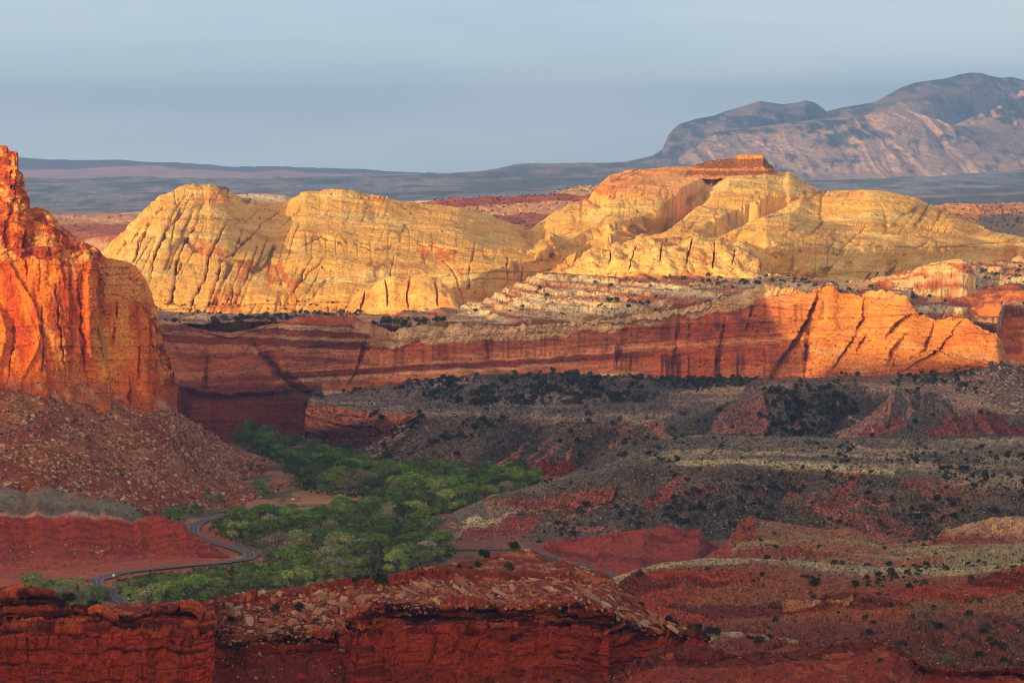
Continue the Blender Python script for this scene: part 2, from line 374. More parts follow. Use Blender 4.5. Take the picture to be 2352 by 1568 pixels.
L = mount('m', '', [[(1400, 420, 30000), (2700, 420, 30000)],
   [(1400, 395, 30800), (1500, 378, 30800), (1560, 345, 30800), (1700, 330, 30800), (1900, 330, 31000), (2350, 330, 31000), (2700, 330, 31000)],
   [(1400, 385, 31200), (1500, 362, 31200), (1525, 348, 31200), (1545, 318, 31200), (1600, 300, 31300), (1750, 270, 31600), (1850, 262, 31600), (1895, 280, 31800), (1960, 262, 31800), (2060, 236, 32000), (2230, 215, 32300), (2352, 215, 32500), (2700, 230, 32500)],
   [(1400, 380, 31600), (1500, 357, 31600), (1522, 342, 31600), (1534, 312, 31600), (1545, 298, 31700), (1560, 285, 31700), (1600, 273, 31900), (1640, 266, 32000), (1665, 256, 32000), (1700, 246, 32100), (1745, 232, 32100), (1770, 236, 32200), (1800, 240, 32200), (1835, 235, 32200), (1850, 231, 32200), (1870, 235, 32200), (1888, 247, 32300), (1898, 256, 32400), (1930, 248, 32600), (1960, 243, 32600), (2010, 234, 32700), (2050, 212, 33000), (2065, 203, 33000), (2080, 198, 33000), (2105, 189, 33200), (2170, 181, 33400), (2205, 171, 33600), (2230, 167, 33600), (2255, 168, 33600), (2275, 175, 33700), (2300, 179, 33700), (2325, 177, 33700), (2345, 183, 33700), (2450, 205, 33700), (2700, 260, 33700)],
   [(1400, 420, 36000), (2700, 420, 36000)]],
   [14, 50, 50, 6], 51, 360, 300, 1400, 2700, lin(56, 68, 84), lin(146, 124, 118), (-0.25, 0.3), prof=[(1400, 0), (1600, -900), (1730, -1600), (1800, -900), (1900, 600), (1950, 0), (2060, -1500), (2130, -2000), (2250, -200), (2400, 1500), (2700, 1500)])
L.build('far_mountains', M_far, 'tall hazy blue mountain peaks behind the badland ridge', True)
L = mount('m', '', [[(1560, 425, 26500), (2700, 425, 26500)],
   [(1560, 396, 26900), (1700, 398, 26900), (1850, 400, 26900), (2050, 395, 26900), (2200, 380, 26900), (2352, 370, 27000), (2700, 360, 27000)],
   [(1560, 382, 27300), (1592, 360, 27300), (1620, 340, 27400), (1700, 338, 27500), (1850, 330, 27500), (1950, 315, 27600), (2050, 310, 27600), (2200, 335, 27600), (2352, 350, 27800), (2700, 350, 27800)],
   [(1560, 372, 27500), (1590, 348, 27500), (1610, 328, 27600), (1640, 310, 27700), (1700, 306, 27800), (1770, 300, 27800), (1850, 290, 27900), (1930, 278, 27900), (2000, 262, 28000), (2060, 249, 28100), (2085, 252, 28100), (2110, 262, 28100), (2160, 276, 28000), (2180, 285, 28000), (2215, 312, 27900), (2250, 332, 27900), (2352, 342, 28200), (2700, 340, 28200)],
   [(1560, 362, 28600), (1640, 304, 28600), (1850, 278, 28900), (1900, 271, 29000), (2050, 262, 29400), (2200, 290, 29400), (2352, 262, 30000), (2700, 250, 30000)],
   [(1560, 380, 30500), (2700, 380, 30500)]],
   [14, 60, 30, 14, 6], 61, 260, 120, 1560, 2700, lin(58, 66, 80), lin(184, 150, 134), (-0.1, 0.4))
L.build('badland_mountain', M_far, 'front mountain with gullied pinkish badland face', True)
L = mount('m', '', [[(2080, 335, 29000), (2700, 335, 29000)],
   [(2080, 325, 29300), (2200, 300, 29300), (2300, 285, 29400), (2700, 270, 29400)],
   [(2080, 322, 29500), (2200, 284, 29500), (2250, 262, 29700), (2300, 232, 29800), (2352, 200, 29900), (2500, 150, 30000), (2700, 170, 30000)],
   [(2080, 335, 31000), (2700, 335, 31000)]],
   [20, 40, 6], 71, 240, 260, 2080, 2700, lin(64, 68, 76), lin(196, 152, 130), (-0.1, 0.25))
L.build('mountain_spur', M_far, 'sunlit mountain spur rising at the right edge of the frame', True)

# ---- middle-distance mesas
def mesa(name, label, curves, rows, x0, x1, pal, dip=0.0, lam=9.0, veg=0.0, seed=1, step=2.2, amp=6, mat=None):
    L = Land(curves, rows, x0, x1, step, dsm=5)
    n = len(curves) - 1
    fade = 1 - sm(n - 1.0, n - 0.9, L.T)
    h = L.z + dip * L.x
    o, g = blocks(L.x + L.y * 0.5, h + 1.2 * fbm(L.x / 60, L.y / 60, L.z / 60, 2, seed), lam, lam * 2.5, seed)
    L.push((amp * (o - 0.5) + amp * 1.1 * fbm(L.x / 70, L.y / 90, L.z / 50, 4, seed + 2) - g * amp * 0.3) * fade)
    i = np.floor(h / (lam * 1.7) + 0.5 * fbm(L.x / 160, L.z / 60, L.x * 0, 3, seed + 7)); r = h3(i, i * 0, i * 0, seed + 40)
    pal = [np.array(p) for p in pal]
    c = np.broadcast_to(pal[0], L.P.shape)
    for k in range(1, len(pal)):
        c = mix(c, np.broadcast_to(pal[k], L.P.shape), ((r > k / len(pal)) * 0.85))
    L.C = c * (1 + 0.25 * fbm(L.x / 25, L.y / 25, L.z / 8, 4, seed + 8))[..., None]
    LAND[name] = L
    return L
pink, buff, rust, cream, greyb = lin(205, 140, 100), lin(196, 160, 118), lin(170, 84, 50), lin(218, 190, 148), lin(150, 128, 108)
L = mesa('left_mesa', '', [[(-200, 640, 6600), (1000, 640, 6600)], [(-200, 600, 6700), (130, 560, 6700), (250, 540, 6700), (500, 520, 6700), (1000, 520, 6700)],
      [(-200, 545, 7000), (130, 530, 7000), (260, 528, 7050), (360, 522, 7100), (460, 500, 7200), (660, 480, 7200), (1000, 480, 7200)],
      [(-200, 500, 7300), (125, 498, 7300), (200, 490, 7350), (310, 487, 7400), (345, 489, 7400), (360, 477, 7450), (400, 458, 7450), (470, 450, 7500), (560, 448, 7500), (655, 449, 7500), (680, 458, 7500), (1000, 462, 7500)],
      [(-200, 560, 9000), (1000, 560, 9000)]], [10, 26, 28, 4], -200, 1000, [cream, pink, buff, rust * 1.1], 0.02, 12, seed=81)
L.build('mesa', M_bench, 'banded pink mesa glimpsed behind the left end of the pale dome', grain=.3, speck=.05)
L = mesa('mid_mesa', '', [[(850, 560, 6000), (1600, 560, 6000)], [(850, 530, 6100), (1200, 535, 6100), (1600, 500, 6100)],
      [(850, 500, 6500), (1000, 490, 6500), (1150, 492, 6500), (1250, 485, 6500), (1330, 470, 6600), (1440, 440, 6600), (1600, 430, 6600)],
      [(850, 474, 6800), (975, 466, 6800), (1040, 461, 6800), (1130, 456, 6800), (1255, 454, 6800), (1275, 446, 6800), (1290, 438, 6800), (1335, 426, 6800), (1400, 416, 6800), (1600, 410, 6800)],
      [(850, 540, 8000), (1600, 540, 8000)]], [10, 40, 36, 4], 850, 1600, [rust * 0.9, buff, rust * 0.75, cream, pink], -0.05, 7, seed=91, amp=8)
L.build('mesa', M_bench, 'dark reddish mesa in the gap between the two pale domes', grain=.3, speck=.05)
L = mesa('right_mesa', '', [[(2050, 600, 6000), (2700, 600, 6000)], [(2050, 560, 6050), (2200, 530, 6050), (2352, 545, 6050), (2700, 545, 6050)],
      [(2050, 510, 6300), (2150, 492, 6300), (2250, 515, 6150), (2352, 520, 6150), (2700, 520, 6150)],
      [(2050, 500, 6400), (2125, 480, 6400), (2150, 472, 6400), (2200, 468, 6450), (2260, 466, 6450), (2300, 464, 6500), (2345, 461, 6500), (2500, 455, 6500), (2700, 450, 6500)],
      [(2050, 560, 7500), (2700, 560, 7500)]], [10, 30, 30, 4], 2050, 2700, [greyb, greyb * 0.9, pink], 0.0, 8, seed=95)
m = (L.PX < 2250 + 8 * fbm(L.PX / 9, L.PY / 9, L.x * 0, 2, 5)) & (L.PY > 475)
L.C = mix(L.C, np.broadcast_to(lin(225, 150, 80), L.P.shape), m * 0.8)
L.build('mesa', M_bench, 'flat grey-topped mesa with orange ledges at the right edge', grain=.3, speck=.05)

# ---- the pale sandstone domes (one landform)
sil = [(-200, 640, 5200), (60, 610, 5200), (180, 592, 5200), (228, 583, 5150), (246, 570, 5100), (258, 553, 5060), (275, 540, 5050), (300, 515, 5050), (320, 497, 5050), (345, 474, 5080), (368, 452, 5100), (395, 440, 5120), (430, 427, 5150), (445, 424, 5150), (468, 426, 5150), (482, 423, 5150), (500, 428, 5150), (520, 434, 5150), (540, 448, 5180), (580, 460, 5200), (620, 470, 5250), (650, 467, 5250), (675, 452, 5250), (700, 444, 5250), (735, 443, 5250), (752, 439, 5250), (785, 438, 5250), (830, 447, 5250), (880, 454, 5250), (960, 467, 5280), (1010, 470, 5300), (1050, 477, 5300), (1090, 486, 5320), (1130, 500, 5350), (1160, 510, 5350), (1198, 522, 5380),
       (1208, 530, 5450), (1225, 527, 5500), (1260, 497, 5500), (1300, 474, 5520), (1340, 464, 5540), (1352, 455, 5560), (1375, 430, 5600), (1400, 406, 5620), (1450, 395, 5650), (1500, 391, 5680), (1560, 388, 5700), (1590, 390, 5700), (1640, 387, 5700), (1680, 387, 5700), (1760, 386, 5700), (1775, 393, 5680), (1800, 401, 5650), (1812, 398, 5650), (1830, 412, 5600), (1855, 427, 5570), (1880, 437, 5540), (1884, 444, 5520), (1905, 442, 5490), (1960, 439, 5430), (2000, 438, 5350), (2050, 444, 5350), (2100, 456, 5350), (2130, 472, 5350), (2180, 492, 5300), (2240, 520, 5250), (2290, 536, 5200), (2352, 545, 5200), (2500, 560, 5200), (2700, 570, 5200)]
base = [(-200, 740, 4300), (360, 727, 4320), (600, 722, 4320), (800, 715, 4330), (1000, 703, 4340), (1030, 702, 4350), (1100, 700, 4430), (1170, 690, 4510), (1270, 670, 4640), (1350, 650, 4600), (1600, 655, 4430), (1735, 655, 4390), (1860, 650, 4495), (2000, 652, 4620), (2200, 640, 4790), (2352, 640, 4940), (2700, 640, 5000)]
skirt = [(-200, 690, 4340), (300, 690, 4360), (1000, 675, 4370), (1036, 664, 4362), (1080, 642, 4412), (1130, 621, 4472), (1180, 612, 4530), (1230, 594, 4600), (1266, 562, 4650), (1300, 600, 4640), (1600, 600, 4450), (1735, 590, 4402), (1760, 572, 4425), (1850, 570, 4502), (2000, 574, 4630), (2200, 565, 4800), (2352, 562, 4950), (2700, 565, 5010)]
def skirtc(c, dz, dD=-1.0): return [(a, b + dz * F / D, D + dD) for a, b, D in c]
def blend(a, b, t, ddy=0, dD=0):
    xs = sorted({p[0] for p in a} | {p[0] for p in b}); A = np.array(a, float); B = np.array(b, float); r = []
    for x in xs:
        y = (1 - t) * np.interp(x, A[:, 0], A[:, 1]) + t * np.interp(x, B[:, 0], B[:, 1])
        D = (1 - t) * np.interp(x, A[:, 0], A[:, 2]) + t * np.interp(x, B[:, 0], B[:, 2])
        r.append((x, y + ddy, D + dD))
    return r
L = Land([off(base, 60, 4250), base, skirt, blend(skirt, sil, 0.33, 0, -60), blend(base, sil, 0.66, 0, -60), blend(base, sil, 0.9, 0, -20), sil, [(x, y + 22, D + 180) for x, y, D in sil], [(x, y + 160, D + 900) for x, y, D in sil]],
         [6, 40, 50, 66, 48, 20, 8, 6], -200, 2700, 1.7, dsm=13)
L.T = np.where(L.T < 2, L.T / 2 * 1.0, L.T - 1)
x, y, z, PX, PY = L.x, L.y, L.z, L.PX, L.PY
vis = (1 - sm(5.6, 6.2, L.T))
# large swells: overlapping whalebacks
L.push((np.where(PX < 1230, 15, 11) * fbm(x / 330, y / 420, z / 190, 3, 101) + 9 * fbm(x / 95, y / 120, z / 55, 3, 111)) * vis * sm(0, 1.3, L.T) * (1 - 0.85 * np.exp(-((L.T - 5) / 0.9) ** 2)))
x, y, z, PX, PY = L.sync()
left = PX < 1230
# right group: cleft between the left shoulder and the capped peak, and second cleft
L.carve([(1628, 412), (1605, 425), (1575, 440), (1550, 462), (1520, 488), (1490, 500)], 48, 38, True, .7, 3, nrm=True)
L.carve([(1545, 470), (1520, 488), (1480, 505), (1440, 520), (1380, 545), (1320, 568), (1275, 584)], 36, 28, True, .7, 3, nrm=True)
L.carve([(1520, 488), (1440, 512), (1390, 522), (1330, 545), (1268, 575)], 18, 14, True, 2, 4, nrm=True)
L.carve([(1806, 457), (1770, 462), (1728, 474), (1690, 490), (1660, 505), (1625, 519)], 34, 28, True, .7, 5, nrm=True)
L.carve([(1640, 545), (1700, 552), (1760, 575), (1800, 605), (1850, 640)], 24, 20, True, 5, 6)
L.carve([(1352, 460), (1368, 470), (1380, 475)], 22, 25, True, 4, 7)
# joints of the left dome
cr = [[(372, 480), (350, 505), (322, 545), (306, 600)], [(412, 468), (392, 505), (372, 545), (352, 590), (345, 650)], [(462, 480), (448, 520), (420, 560), (402, 610), (398, 660), (385, 700)],
      [(520, 510), (500, 545), (478, 590), (470, 640), (440, 690), (430, 722)], [(640, 486), (600, 515), (570, 545), (540, 575), (505, 602), (498, 640), (478, 690), (466, 728)],
      [(700, 470), (670, 500), (650, 520)], [(300, 545), (280, 565), (270, 585)], [(560, 500), (520, 530)], [(742, 598), (712, 625), (680, 660)], [(860, 660), (858, 700)], [(755, 700), (752, 730)], [(905, 590), (895, 640), (880, 690)],
      [(700, 560), (740, 548), (800, 560)], [(960, 560), (1010, 568), (1060, 575)], [(1090, 560), (1080, 620), (1072, 680)], [(1165, 590), (1162, 660)], [(1020, 600), (1050, 640), (1062, 690)],
      [(330, 520), (300, 560)], [(445, 440), (425, 480), (400, 520)], [(560, 520), (545, 560), (530, 600)], [(590, 560), (575, 610), (560, 660)], [(640, 560), (600, 600)], [(610, 470), (580, 500), (548, 520)], [(720, 590), (690, 640), (670, 690)], [(960, 640), (955, 700)], [(1200, 600), (1195, 650)], [(395, 700), (402, 640), (420, 600)], [(540, 640), (530, 700)], [(815, 560), (850, 575), (900, 572)], [(1990, 520), (1960, 550), (1930, 575)], [(2140, 550), (2100, 575)], [(1420, 440), (1410, 460)], [(1830, 520), (1800, 545)]]
dark = np.zeros(PX.shape)
for k, p in enumerate(cr):
    wd = 6.5 if k < 5 else 3.5
    f = L.carve(p, wd, 26 if k < 5 else 9, k < 5, 4, 200 + k)
    dark = np.maximum(dark, sm(0.25, 0.9, f) * (0.8 if k < 5 else 0.55))
# joint swarms (real sets of parallel fractures)
def swarm(sel, ang, lam, amp, s, ln=9):
    ca, sa = math.cos(ang), math.sin(ang)
    u = (PX * ca + PY * sa); v = (-PX * sa + PY * ca)
    r = 1 - np.abs(vn(u / lam + 0.9 * fbm(u / 90, v / 120, u * 0, 3, s + 3), v / (lam * ln), u * 0, s)) * 2.7
    g = np.clip(r, 0, 1) ** 1.5 * np.clip(0.5 + 1.6 * fbm(u / 60, v / 60, u * 0 + 4, 3, s + 7), 0, 1) * sel
    L.P[..., 1] += amp * g; return g
g1 = swarm(left & (PX < 900), 0.42, 15, 7, 301)
g2 = swarm(left, -0.05, 17, 4, 311, 4)
g3 = swarm((PX > 1500) & (PY > 440) & (PX < 2250), 0.62, 13, 6.5, 321, 10)
g4 = swarm((PX > 1180) & (PX < 1700), 1.15, 12, 3.5, 331, 8)
g5 = swarm(~left, 0.1, 14, 3, 341, 3)
# bedding and weathering relief
bed = z + 0.05 * x + 5 * fbm(x / 130, y / 130, z / 60, 3, 121)
i = np.floor(bed / 7.0)
L.push((2.4 * (h3(i, i * 0, i * 0, 9) - 0.5) + 2.4 * fbm(x / 26, y / 30, z / 11, 4, 131) + 1.6 * ridged(x / 9, y / 9, z / 4.5, 2, 141)) * vis)
lip = np.zeros(PX.shape)
for p in ([(370, 715), (600, 700), (860, 698), (1100, 640), (1230, 646)], [(730, 655), (1000, 640), (1130, 625), (1300, 628)], [(1700, 565), (1850, 565), (2100, 570), (2352, 560)], [(430, 462), (520, 462)], [(380, 506), (560, 508)]):
    d, sd, t = segd(PX, PY + 2.5 * fbm(PX / 30, PY / 30, PX * 0, 3, 7), p)
    L.P[..., 1] += 3.5 * np.clip(1 - d / 2.5, 0, 1); lip = np.maximum(lip, np.clip(1 - d / 2.2, 0, 1))
gold, pale, orange = lin(232, 172, 82), lin(236, 192, 110), lin(214, 112, 40)
c = mix(np.broadcast_to(gold, L.P.shape), np.broadcast_to(pale, L.P.shape), sm(-0.2, 0.4, fbm(x / 120, y / 120, z / 14, 4, 151)))
w1 = 9 * fbm(PX / 12, PY / 12, PX * 0, 3, 161); w2 = 9 * fbm(PX / 12 + 9, PY / 12, PX * 0, 3, 162)
st = np.zeros(PX.shape)
for p in ([(425, 555), (470, 545), (500, 560), (520, 590), (440, 585)], [(610, 605), (650, 600), (660, 650), (615, 660)], [(545, 600), (570, 595), (575, 650), (545, 650)], [(485, 670), (540, 665), (560, 720), (480, 722)], [(655, 640), (700, 640), (700, 660), (660, 665)],
          [(960, 570), (1000, 560), (985, 590), (965, 610)], [(1000, 560), (1050, 580), (1040, 595), (1080, 660), (1060, 640), (1030, 600), (1000, 610)], [(880, 650), (930, 640), (960, 700), (870, 700)], [(960, 640), (1030, 650), (1030, 695), (970, 700)],
          [(1860, 430), (1900, 440), (1890, 455), (1865, 445)], [(1360, 440), (1420, 400), (1470, 430), (1400, 455)]):
    st = np.maximum(st, inpoly(PX + w1, PY + w2, p).astype(float))
streak = sm(0.1, 0.45, fbm(PX / 9, PY / 70, PX * 0, 4, 171)) * sm(600, 690, PY) * left
c = mix(c, np.broadcast_to(orange, L.P.shape), np.clip(st * (0.4 + 0.6 * sm(-.2, .3, fbm(PX / 7, PY / 12, PX * 0, 3, 172))) + streak * 0.55 + 0.5 * sm(0.25, 0.5, fbm(x / 60, y / 60, z / 40, 4, 181)), 0, 0.9))
c = mix(c, np.broadcast_to(lin(240, 150, 90), L.P.shape), 0.6 * sm(0, 1, (PX - 1380) / 60) * (PX < 1600) * (PY < 452) * (L.T > 3))
veg = np.clip(dark, 0, 1)
c = mix(c, np.broadcast_to(lin(62, 48, 32), L.P.shape), veg * 0.85)
gg = np.clip(np.maximum.reduce([sm(.3, .9, g1) * 0.9, sm(.3, .9, g2) * 0.6, sm(.2, .8, g3) * 0.75, sm(.2, .9, g4) * 0.6, sm(.3, .9, g5) * 0.5, lip * 0.6]), 0, 0.9)
c = mix(c, np.broadcast_to(lin(104, 60, 32), L.P.shape), gg)  # joint swarms tinted dark: plants plus shadow painted into the colour
c = c * (1 + .28 * fbm(x / 60, y / 60, (z + .12 * x) / 3.0, 4, 190))[..., None]
low = sm(0, 14, PY - np.interp(PX, [p[0] for p in base], [p[1] for p in base]) + 8)
c = mix(c, np.broadcast_to(lin(150, 110, 70), L.P.shape), low * 0.5)
L.C = c; LAND['dome'] = L
L.build('sandstone_domes', M_dome, 'rounded pale golden sandstone domes split by dark joints', grain=.14, speck=.008)

# cap rock on the peak
L = Land([[(1560, 410, 5560), (1800, 415, 5560)], [(1590, 392, 5600), (1640, 386, 5600), (1680, 386, 5600), (1760, 386, 5600), (1775, 392, 5600)],
          [(1575, 392, 5640), (1592, 389, 5640), (1600, 380, 5640), (1625, 374, 5640), (1670, 368, 5640), (1694, 366, 5630), (1700, 358, 5620), (1730, 356, 5620), (1752, 356, 5620), (1756, 372, 5620), (1764, 384, 5640), (1785, 396, 5640)],
          [(1575, 400, 5655), (1598, 378, 5655), (1625, 371, 5655), (1670, 364, 5655), (1690, 362, 5655), (1700, 354.5, 5655), (1728, 353.5, 5655), (1750, 354, 5655), (1755, 359, 5655), (1762, 385, 5655), (1785, 398, 5655)],
          [(1575, 400, 5720), (1605, 378, 5720), (1690, 366, 5720), (1752, 357, 5720), (1785, 400, 5720)], [(1575, 430, 5780), (1785, 430, 5780)]], [8, 16, 5, 5, 4], 1575, 1785, 1.3, dsm=1)
o, g = blocks(L.x, L.z, 3.2, 7, 5)
L.push(3.0 * (o - 0.5) + 2.2 * fbm(L.x / 12, L.y / 12, L.z / 7, 3, 6) - g)
i = np.floor(L.z / 3.2); r = h3(i, i * 0, i * 0, 77)
L.C = mix(np.broadcast_to(lin(222, 140, 60), L.P.shape), np.broadcast_to(lin(120, 66, 36), L.P.shape), (r > 0.62) * 0.8)
L.build('cap_rock', M_bench, 'flat layered orange cap rock on the highest pale dome', grain=.3)

def terr(h, lam, sharp=0.25):               # terrace: flat treads with steep risers
    q = h / lam; i = np.floor(q); f = q - i
    return (i + np.clip((f - (1 - sharp)) / sharp, 0, 1)) * lam
# ---- wall top line shared by wall and bench
wt = [(-200, 760, 3700), (330, 752, 3700), (370, 750, 3700), (420, 745, 3715), (530, 748, 3725), (600, 738, 3740), (700, 733, 3760), (800, 742, 3790), (850, 762, 3800), (900, 768, 3810), (1000, 754, 3830), (1100, 747, 3840), (1300, 738, 3850), (1400, 728, 3850), (1500, 712, 3850), (1560, 700, 3850), (1650, 684, 3850), (1740, 668, 3845),
      (1800, 668, 3840), (1860, 672, 3835), (1880, 662, 3820), (1902, 657, 3815), (1915, 660, 3815), (1930, 672, 3820), (1960, 676, 3825), (1978, 686, 3820), (2000, 678, 3810), (2040, 682, 3805), (2078, 690, 3800), (2092, 706, 3800), (2108, 722, 3800), (2150, 736, 3800), (2180, 730, 3790), (2210, 731, 3780), (2235, 742, 3775), (2262, 760, 3770), (2290, 766, 3770), (2305, 790, 3780), (2312, 830, 3800), (2700, 860, 3900)]
# ---- slickrock bench behind the wall rim
crest1 = [(-200, 724, 4260), (900, 722, 4260), (1000, 708, 4270), (1100, 692, 4280), (1170, 657, 4290), (1250, 627, 4300), (1300, 620, 4320), (1500, 625, 4330), (1740, 632, 4330), (1870, 642, 4320), (1980, 652, 4300), (2040, 640, 4300), (2100, 622, 4300), (2160, 606, 4300), (2220, 597, 4300), (2290, 600, 4300), (2352, 592, 4300), (2700, 575, 4300)]
wtb = [(x, min(y, 745) if x < 2305 else 700, D + 20) for x, y, D in wt]
L = Land([off(wtb, 60, 3890), wtb, blend(wtb, crest1, 0.35, 3), blend(wtb, crest1, 0.7, 2), crest1, [(x, y + 12, D + 90) for x, y, D in crest1], [(x, y + 120, D + 260) for x, y, D in crest1]],
         [4, 34, 40, 34, 4, 4], -200, 2700, 1.7, dsm=9)
x, y, z, PX, PY = L.x, L.y, L.z, L.PX, L.PY
lump = fbm(x / 90, y / 130, x * 0, 3, 401) * 6 + 4 * fbm(x / 22, y / 40, x * 0, 3, 402)
h0 = z + 0.055 * x + lump * sm(0.9, 1.6, L.T) * (1 - 0.6 * sm(3.4, 4, L.T)) * sm(900, 1150, PX) + 0.4 * lump * (PX < 1000)
h1 = terr(h0 + 1.2 * fbm(x / 15, y / 25, x * 0, 2, 5), 5.5, 0.3)
L.P[..., 2] = h1 - 0.055 * x + 2.75
o, g = blocks(x + y * 0.3, L.z + 0.055 * x, 5.5, 11, 21)
L.push((1.8 * (o - 0.5) - 1.6 * g + 1.6 * fbm(x / 7, y / 9, L.z / 4, 3, 406)))
fr = (h0 / 5.5) % 1
cream, tan, redd = lin(222, 192, 146), lin(196, 150, 105), lin(176, 92, 56)
r = h3(np.floor(h0 / 5.5), x * 0, x * 0, 66)
c = mix(np.broadcast_to(cream, L.P.shape), np.broadcast_to(tan, L.P.shape), sm(0.4, 0.7, r) * 0.8)
c = mix(c, np.broadcast_to(redd, L.P.shape), sm(0.05, 0.35, fbm(x / 60, y / 50, L.z / 6, 4, 411) + 0.25 * (r > .75)) * 0.8)
flat = (fr < 0.62)
c = mix(c, np.broadcast_to(lin(150, 96, 66), L.P.shape), flat * sm(-0.1, 0.3, fbm(x / 30, y / 40, x * 0, 3, 415)) * 0.7)
c = mix(c, np.broadcast_to(lin(128, 82, 62), L.P.shape), (PX < 1050) * sm(-0.25, 0.2, fbm(x / 50, y / 60, x * 0, 3, 418)) * 0.8)
c = mix(c, np.broadcast_to(lin(70, 48, 32), L.P.shape), g * 0.6)
L.C = c; LAND['bench'] = L
L.build('slickrock_bench', M_bench, 'layered cream and rust slickrock bench with scattered junipers below the domes', grain=.3, speck=.05)
# ---- knobby turtleback in front of the domes
ct = [(1240, 640, 4340), (1270, 622, 4345), (1285, 612, 4350), (1300, 603, 4350), (1325, 598, 4350), (1345, 583, 4350), (1360, 577, 4350), (1392, 574, 4360), (1410, 563, 4360), (1440, 560, 4370), (1478, 546, 4380), (1520, 549, 4380), (1560, 551, 4390), (1640, 552, 4390), (1695, 558, 4380), (1720, 578, 4370), (1742, 596, 4360), (1752, 618, 4350), (1790, 628, 4340), (1850, 634, 4340), (1905, 646, 4330)]
cb = [(1240, 650, 4300), (1300, 634, 4290), (1400, 622, 4280), (1600, 628, 4280), (1740, 642, 4280), (1905, 654, 4290)]
L = Land([off(cb, 16, 4285), cb, blend(cb, ct, 0.6, 0, -25), ct, [(x, y + 6, D + 60) for x, y, D in ct], [(x, y + 70, D + 130) for x, y, D in ct]], [6, 30, 24, 4, 4], 1240, 1905, 1.4, ks=[0, 0.4, 0.4, 0, 0])
x, y, z = L.x, L.y, L.z
L.push(9 * fbm(x / 28, y / 40, z / 30, 3, 431) + 7 * (ridged(x / 16 + 0.02 * z, y / 60, z / 45, 2, 433) - 0.6) * -1 + 2 * fbm(x / 7, y / 7, z / 5, 3, 436))
for k, p in enumerate([[(1462, 556), (1450, 590), (1446, 612)], [(1520, 555), (1515, 600)], [(1590, 556), (1575, 600)], [(1640, 560), (1636, 610)], [(1400, 572), (1395, 600)], [(1690, 565), (1680, 600)]]):
    L.carve(p, 4, 12, True, 3, 440 + k)
o, g = blocks(x, z, 6, 9, 23); L.push(1.5 * (o - .5) - g)
c = mix(np.broadcast_to(lin(230, 180, 102), L.P.shape), np.broadcast_to(lin(206, 132, 66), L.P.shape), sm(0.0, 0.4, fbm(x / 25, y / 25, z / 20, 3, 441)) * .8)
L.C = mix(c, np.broadcast_to(lin(90, 60, 36), L.P.shape), g * 0.5); LAND['turtle'] = L
L.build('sandstone_knobs', M_dome, 'row of knobby yellow sandstone humps in front of the capped dome', grain=.25, speck=.02)
# low sunlit fin right of it
cf = [(1860, 668, 4100), (1880, 662, 4100), (1960, 648, 4100), (2040, 632, 4110), (2100, 618, 4110), (2140, 606, 4120), (2180, 600, 4120), (2210, 596, 4120), (2225, 604, 4120), (2240, 618, 4110)]
L = Land([off(cf, 100, 3990), off(cf, 22, 4070), off(cf, 5, 4090), cf, off(cf, 3, 4115), off(cf, 60, 4170)], [8, 12, 8, 3, 3], 1860, 2240, 1.5)
x, y, z = L.x, L.y, L.z
o, g = blocks(x, z, 4, 9, 27); L.push(3 * (o - .5) - 1.5 * g + 4 * fbm(x / 16, y / 20, z / 10, 3, 451))
L.C = mix(np.broadcast_to(lin(226, 182, 120), L.P.shape), np.broadcast_to(lin(196, 100, 50), L.P.shape), sm(-.1, .3, fbm(x / 20, y / 20, z / 8, 3, 452)))
L.build('sandstone_fin', M_dome, 'low sunlit sandstone fin rising toward the right', grain=.25, speck=.02)
# orange fins right
for k, (cf, rr) in enumerate(((([(2080, 760, 3960), (2110, 742, 3960), (2135, 728, 3960), (2160, 714, 3960), (2200, 695, 3970), (2240, 676, 3980), (2280, 664, 3980), (2325, 657, 3980), (2352, 662, 3980), (2450, 680, 3980), (2700, 700, 3980)]), 501),
                 (([(2150, 770, 3880), (2200, 758, 3880), (2240, 742, 3880), (2270, 722, 3885), (2295, 702, 3890), (2320, 686, 3890), (2352, 676, 3890), (2450, 660, 3890), (2700, 650, 3890)]), 511))):
    L = Land([off(cf, 200, 3830), off(cf, 110, 3850), off(cf, 40, 3875 if k == 0 else 3860), cf, off(cf, 4, 4010 if k == 0 else 3925), off(cf, 60, 4060)], [24, 24, 20, 4, 3], 2080 if k == 0 else 2150, 2700, 1.7, dsm=5)
    x, y, z = L.x, L.y, L.z
    L.push(8 * fbm(x / 40, y / 60, z / 40, 3, rr) + 4 * ridged(x / 20 + z / 20, y / 60, z / 60, 3, rr + 1) + 1.5 * fbm(x / 6, y / 6, z / 4, 3, rr + 2))
    L.C = mix(np.broadcast_to(lin(212, 116, 52), L.P.shape), np.broadcast_to(lin(150, 76, 42), L.P.shape), sm(-.2, .2, fbm(x / 30, y / 30, z / 6, 4, rr + 3)))
    L.build('sandstone_fin', M_cliff, ('tall orange sandstone fin behind the wall at the right edge', 'nearer orange sandstone fin at the right edge')[k], grain=.25, speck=.02)

